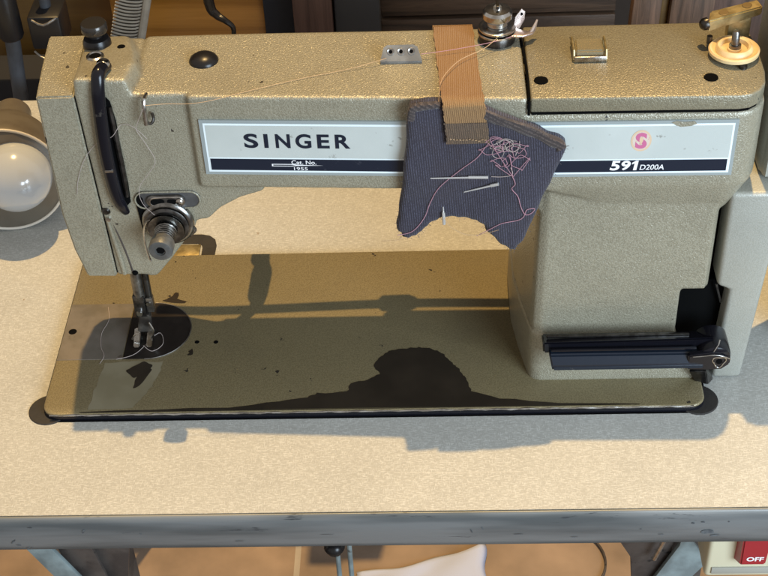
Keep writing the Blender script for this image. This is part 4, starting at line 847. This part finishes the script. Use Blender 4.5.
# needles stuck in the pad (each its own thing)
def yP(x, z, o_=1.0): return pady(x, z) - o_
def needle_(a, b_, ra, label, head=None):
    th_ = thing('sewing_needle', (a[0], yP(*a), a[1]), label, 'needle')
    m_ = MB(); m_.tube([(a[0], yP(*a, 0.4), a[1]), (b_[0], yP(*b_, 1.6), b_[1])], [0.4, ra], 8); m_.build('shaft', 'bolt', th_)
    if head:
        c = (a[0] + (b_[0] - a[0]) * head, a[1] + (b_[1] - a[1]) * head)
        m_ = MB(); m_.tube([(c[0], yP(*c, 1.5), c[1]), (b_[0], yP(*b_, 1.8), b_[1])], ra * 1.35, 10); m_.build('shank', 'bolt', th_)
needle_((284.5, 190.7), (321, 192.6), 0.75, 'long steel needle lying level in the pad with its thick shank to the right', 0.66)
needle_((305.8, 178.5), (327.5, 187.5), 0.8, 'short steel needle slanting up to the right, just under the long level needle', 0.78)
needle_((292.3, 166), (292.8, 153), 0.8, 'upright steel needle stuck through the lower edge of the navy pad', 0.3)

# ================================================================== THREADS
def thread(pts, r, m, label, k=6, closed=False):
    P_ = [Vector(p) for p in pts]; m_ = MB(); m_.tube(crom(P_, k), r, 5)
    o_ = m_.build('thread', m, None, smooth=60); return tag(o_, label, 'thread')
thread([(329, 86, 252), (320, 78, 249), (305, 66, 248.8), (296, 52, 248.6), (292, 40, 248.8), (291, 28, 249.5), (290.4, 22, 245)], 0.20, 'threadb', 'tan thread crossing the strap from the small tension down its left side')
thread([(342, 89, 252), (325, 83, 250.5), (300, 78, 248.8), (280, 75, 248)], 0.18, 'threadp', 'pale pink thread running level from the hooked guide across the strap')
thread([(258, 71, 248), (235, 64, 245.4), (205, 55, 244.8), (175, 43, 245.0), (150, 35.2, 243.0), (135, 35.5, 240.6), (120, 36.5, 240.2), (107.6, 33.6, 241.2)], 0.17, 'threadb', 'thin thread from the three-hole guide along the arm to the guide pin')
thread([(106, 33, 239), (100, 37, 226), (98, 39, 219), (103, 38, 208), (106.5, 38.5, 195), (100, 39, 184), (94, 39, 176), (92, 38.4, 168), (94, 37.5, 160), (101, 33, 155)], 0.17, 'threadw', 'thin pale thread looping down the head from the guide pin to the round tension')
thread([(104, 38, 213), (96, 39, 222), (88, 41, 222), (82, 37, 216), (70, 41, 208), (60, 40.6, 196), (53, 40.7, 180), (50, 40.8, 168)], 0.17, 'threadw', 'thin thread curving left over the black take-up guard onto the face plate')
thread([(65, 68, 3), (72, 64, 0.9), (79, 72, 0.8), (74, 84, 0.9), (60, 62, 0.8), (46, 56, 0.7)], 0.20, 'threadw', 'loose thread lying under the presser foot on the dark needle plate')
thread([(30, 115, 0.5), (33, 100, 0.6), (30, 85, 0.6), (32, 70, 0.6), (36, 60, 0.6), (34, 52, 0.4)], 0.17, 'threadw', 'loose thread lying across the brown slide plate on the bed')
def on_pad(L_, o_=0.9): return [(x, pady(x, z) - o_, z) for x, z in L_]
thread(on_pad([(262, 145), (272, 148), (280, 158), (284, 170), (290, 183), (303, 197), (314, 207), (320, 216), (326, 220.5), (333, 219)]), 0.24, 'threadp', 'long pink thread from the tangle down to the lower left corner of the pad')
thread(on_pad([(336, 194), (338, 188), (336, 184), (340, 178), (342, 170), (345, 163), (349, 163.5), (351, 167), (346, 167), (344, 161), (340, 158), (330, 156), (322, 150), (314, 144)]), 0.24, 'threadp', 'pink thread hanging from the tangle to the right corner of the pad')
thread(on_pad([(323, 192.5), (330, 193), (336, 195), (335, 200)]), 0.24, 'threadw', 'short pale thread joining the level needle to the tangle')
thread([(293, 17, 160), (297, 17, 153), (305, 17, 147), (313, 17, 145.5), (321, 16, 148), (328, 14, 152)], 0.17, 'threadb', 'fine brown thread sagging below the lower edge of the navy pad')
thread([(266, 17, 144), (260, 17, 142.5), (255, 17.4, 142.0), (251, 18, 141)], 0.17, 'threadb', 'stray brown thread end sticking out past the lower left corner of the pad')
tgm = MB()
for i in range(8):
    cx_, cz_ = random.uniform(323, 344), random.uniform(203, 218); pts = []
    a0 = random.uniform(0, 6); rx_, rz_ = random.uniform(3, 8), random.uniform(3, 7)
    for k_ in range(9):
        a_ = a0 + k_ * random.uniform(0.65, 0.95); x_, z_ = cx_ + rx_ * math.cos(a_) * random.uniform(.7, 1.1), cz_ + rz_ * math.sin(a_) * random.uniform(.7, 1.1)
        pts.append(Vector((x_, pady(x_, z_) - random.uniform(0.8, 2.2), z_)))
    if i % 2: pts.append(Vector((336 + random.uniform(-.6, .6), pady(336, 195) - 1.4, 194 + random.uniform(-3, 2))))
    tgm.tube(crom(pts, 5), 0.18, 5)
tgo = tgm.build('thread_tangle', 'threadp', None, smooth=60); tag(tgo, 'tangle of looping pink thread pinned at the upper right of the navy pad', 'thread')
tg2 = MB()
for i in range(6):
    cx_, cz_ = random.uniform(322, 342), random.uniform(206, 219); pts = []; a0 = random.uniform(0, 6)
    for k_ in range(8):
        a_ = a0 + k_ * 0.85; x_, z_ = cx_ + 5 * math.cos(a_) * random.uniform(.6, 1.2), cz_ + 4 * math.sin(a_) * random.uniform(.6, 1.2); pts.append(Vector((x_, pady(x_, z_) - random.uniform(0.8, 2.4), z_)))
    tg2.tube(crom(pts, 5), 0.2, 5)
tag(tg2.build('thread_tangle', 'threadw', None, smooth=60), 'wisp of pale thread knotted among the pink tangle on the navy pad', 'thread')

# ================================================================== UNDER THE TABLE
sw = thing('power_switch', (520, -50, -112), 'cream power switch box with a red OFF button under the table front', 'switch')
s = MB(); s.box(477.5, 560, -64, -30, -113.5, -46, 3.5, 4); bx = s.build('housing', 'switch_cream', sw)
s = MB(); s.box(482, 556, -65.2, -60, -108.5, -101.5, 0.5); s.build('rail', 'switch_grey', bx)
s = MB(); s.hull([(496.5, -63, -52), (519, -63, -52), (496.5, -63, -93.2), (519, -63, -93.2), (498, -74, -54), (517.5, -74, -54), (499.5, -72, -89.5), (517, -72, -89.5)], 1, 2); rb = s.build('button', 'red', sw)
s = MB(); glyphs(s, 'OFF', (503.0, 515.0, -84.5, -79.5), lambda x, z: (x, -72 - (z + 89.5) / 35.5 * 2.0 - 0.25, z), 0.03); s.build('lettering', 'white_print', rb, smooth=0)
s = MB(); s.box(530, 550, -72, -64, -100, -62, 1); s.build('button', 'plastic_black', sw)
for x in (198.0, 208.6):
    s = MB(); s.tube([(x, 60, -60), (x - 1.0, 60, -700)], 2.2, 10); s.tube([(x, 60, -214), (x, 60, -219)], 3.0, 10)
    tag(s.build('treadle_rod', 'teal_steel'), 'thin grey steel rod hanging under the table, %s of two' % ('left' if x < 200 else 'right'), 'rod', 'treadle rods under the table')
s = MB(); s.lathe([(0.01, 6), (5, 5), (9, 0), (7, -5), (0.01, -7)], (196, 56, -226), (0, 0, 1), 20); tag(s.build('ball_joint', 'plastic_black', smooth=60), 'black ball joint at the top of the left steel rod', 'joint')
# crumpled white cloth on the floor
cl = MB(); nx, ny = 26, 16
def inq(u, v):
    x = 176 + u * 168; y = 385 + v * (40 + 44 * u ** 1.6)
    return x, y
vs = []
for j in range(ny + 1):
    for i in range(nx + 1):
        u, v = i / nx, j / ny; x, y = inq(u, v)
        h_ = 3 + 2 * math.sin(u * 7 + v * 3) * math.sin(v * 3.1) + 1.5 * math.sin(u * 13 - v * 4) + 9 * u ** 3 * v
        if i in (0, nx) or j in (0, ny): h_ = 1.5
        vs.append((x + 2 * math.sin(v * 9), y + 2 * math.sin(u * 13), -749 + max(1, h_)))
fs = [(j * (nx + 1) + i, j * (nx + 1) + i + 1, (j + 1) * (nx + 1) + i + 1, (j + 1) * (nx + 1) + i) for j in range(ny) for i in range(nx)]
cl.add(vs, fs); o_ = cl.build('cloth', 'white_cloth', None, smooth=70); so_ = o_.modifiers.new('solid', 'SOLIDIFY'); so_.thickness = 0.0015
tag(o_, 'crumpled white cloth lying on the tiled floor below the table', 'cloth')
s = MB(); s.tube([(500 + 70 * math.cos(R_(a)) - 70, 440 + 60 * math.sin(R_(a)), -746) for a in range(-60, 110, 8)], 1.6, 8); tag(s.build('floor_cable', 'brown_steel'), 'dark cable curving over the floor tiles under the table', 'cable')

# ================================================================== BEHIND THE TABLE
def pole(x0, x1, xb, yb, r, zc0, zc1, label):
    t_ = thing('stand_pole', (xb, yb, -750), label, 'pole', 'black stand poles behind the table')
    m_ = MB(); m_.tube([(x1 - (x0 - x1) * 0, yb, -749), (x1, yb, -60), (x0, yb, 120)], r, 20); m_.build('tube', 'pole', t_)
    m_ = MB(); m_.lathe([(r + 3, 0), (r + 4.5, 3), (r + 4.5, zc1 - zc0 - 3), (r + 3, zc1 - zc0)], ((x0 + x1) / 2, yb, zc0), (0, 0, 1), 24); m_.build('collar', 'pole_dark', t_)
    return t_
pole(-112, -128, -128, 480, 7.5, 28, 90, 'left dark grey stand pole with a black collar behind the table')
p2 = pole(-84, -92, -92, 500, 5.5, 14, 40, 'right slimmer stand pole with a black clamp behind the machine head')
m_ = MB(); m_.box(-102, -70, 478, 516, 14, 50, 3); m_.build('clamp', 'pole_dark', p2)
m_ = MB(); m_.tube([(-96, 476, 48), (-84, 470, 46), (-72, 476, 50)], 1.4, 8, 3); m_.build('clamp_ring', 'steel', p2)
m_ = MB(); m_.tube([(-100, 476, 14), (-90, 472, 8), (-78, 476, 10)], 1.2, 8, 3); m_.build('clamp_ring', 'steel', p2)
m_ = MB(); m_.box(-200, -60, 560, 610, -748, -70, 3); tag(m_.build('storage_box', 'fabric_dark'), 'low black box standing behind the two poles at the far left', 'box')
# slatted grey metal panel
sl_ = thing('slatted_panel', (-10, 520, -750), 'leaning pale grey metal panel with many curved slats, behind the machine head', 'panel')
m_ = MB()
m_.prism([(-52, -60), (-22, -60), (30, 120), (-2, 120), (-14, 60)], 'y', 522, 526); m_.build('backing', mat('slat_gap', (0.09, 0.08, 0.065), 0.7), sl_, smooth=0)
m_ = MB()
for i in range(48):
    z_ = -58 + i * 3.7; xc = -37 + (z_ + 60) * 0.29
    m_.tube([(xc - 15, 521, z_ + 2.5), (xc - 4, 518, z_ + 0.5), (xc + 8, 518, z_ - 0.5), (xc + 16, 521, z_ + 1)], 1.15, 6, 3)
m_.build('slats', 'comb', sl_)
m_ = MB(); m_.tube([(-22 + 1, 518, -60), (31, 518, 120)], 4, 10); m_.build('panel_frame', 'comb', sl_)
# furniture boards behind
def board(nm, x0, x1, y, z0, z1, m, label, lean=0, th=18, cat='board'):
    b_ = MB(); b_.prism([(x0, z0), (x1, z0), (x1 + lean, z1), (x0 + lean, z1)], 'y', y, y + th, 1.5)
    return tag(b_.build(nm, m, None), label, cat)
board('plywood_sheet', -420, -50, 640, -748, 60, 'wood_amber_dim', 'dim amber wooden panel behind the two poles')
board('varnished_door', -50, 112, 600, -748, 60, 'wood_amber', 'orange-brown varnished wooden panel behind the slatted metal panel')
board('dark_cloth', 112, 146, 590, -748, 60, 'fabric_dark', 'black cloth hanging between the orange panel and the reddish post', cat='cloth', th=10)
board('wooden_post', 146, 186, 560, -748, 60, 'wood_red', 'reddish brown wooden post behind the middle of the arm', th=50, cat='post')
board('metal_post', 188, 234, 566, -748, 60, mat('blue_black_post', (0.022, 0.024, 0.028), 0.5), 'blue-black metal post right of the reddish wooden post', th=30, cat='post')
cab = thing('plank_cabinet', (370, 610, -750), 'dark brown cabinet of rough horizontal planks behind the tension discs', 'cabinet')
for i, (za, zb) in enumerate([(-748, -200), (-198, -82), (-80, -34), (-31.5, 2), (4.5, 60), (62, 66)]):
    b_ = MB(); b_.box(234, 480, 600 + (i % 2) * 3, 625, za, zb, 1.2); b_.build('plank', 'wood_dark', cab)
board('leaning_plank', 470, 500, 596, -748, 60, 'wood_brown', 'narrow brown slat at the right end of the dark plank cabinet', lean=30)
board('leaning_plank', 500, 512, 610, -748, 60, 'wood_amber_dim', 'thin amber slat between two brown boards at the right', lean=28)
board('leaning_plank', 514, 560, 600, -748, 60, 'wood_brown', 'wide brown leaning board left of the brass winder arm', lean=26)
board('leaning_plank', 552, 572, 615, -748, 60, 'wood_amber_dim', 'dim amber slat just behind the brass winder arm', lean=20)
board('leaning_plank', 572, 680, 600, -748, 60, 'wood_plum', 'plum-brown board at the far right behind the cream winder wheel', lean=10)
# cable with a loop hanging in front of the orange panel
s = MB(); s.tube([(74, 480, 120), (76, 480, 60), (82, 478, 48), (90, 474, 44), (97, 474, 36), (95, 474, 24), (86, 474, 22)], [5, 5, 4, 3, 2.4, 2.2, 2], 10, 4)
tag(s.build('hanging_strap', 'plastic_black'), 'short black looped strap hanging before the orange-brown panel', 'strap')
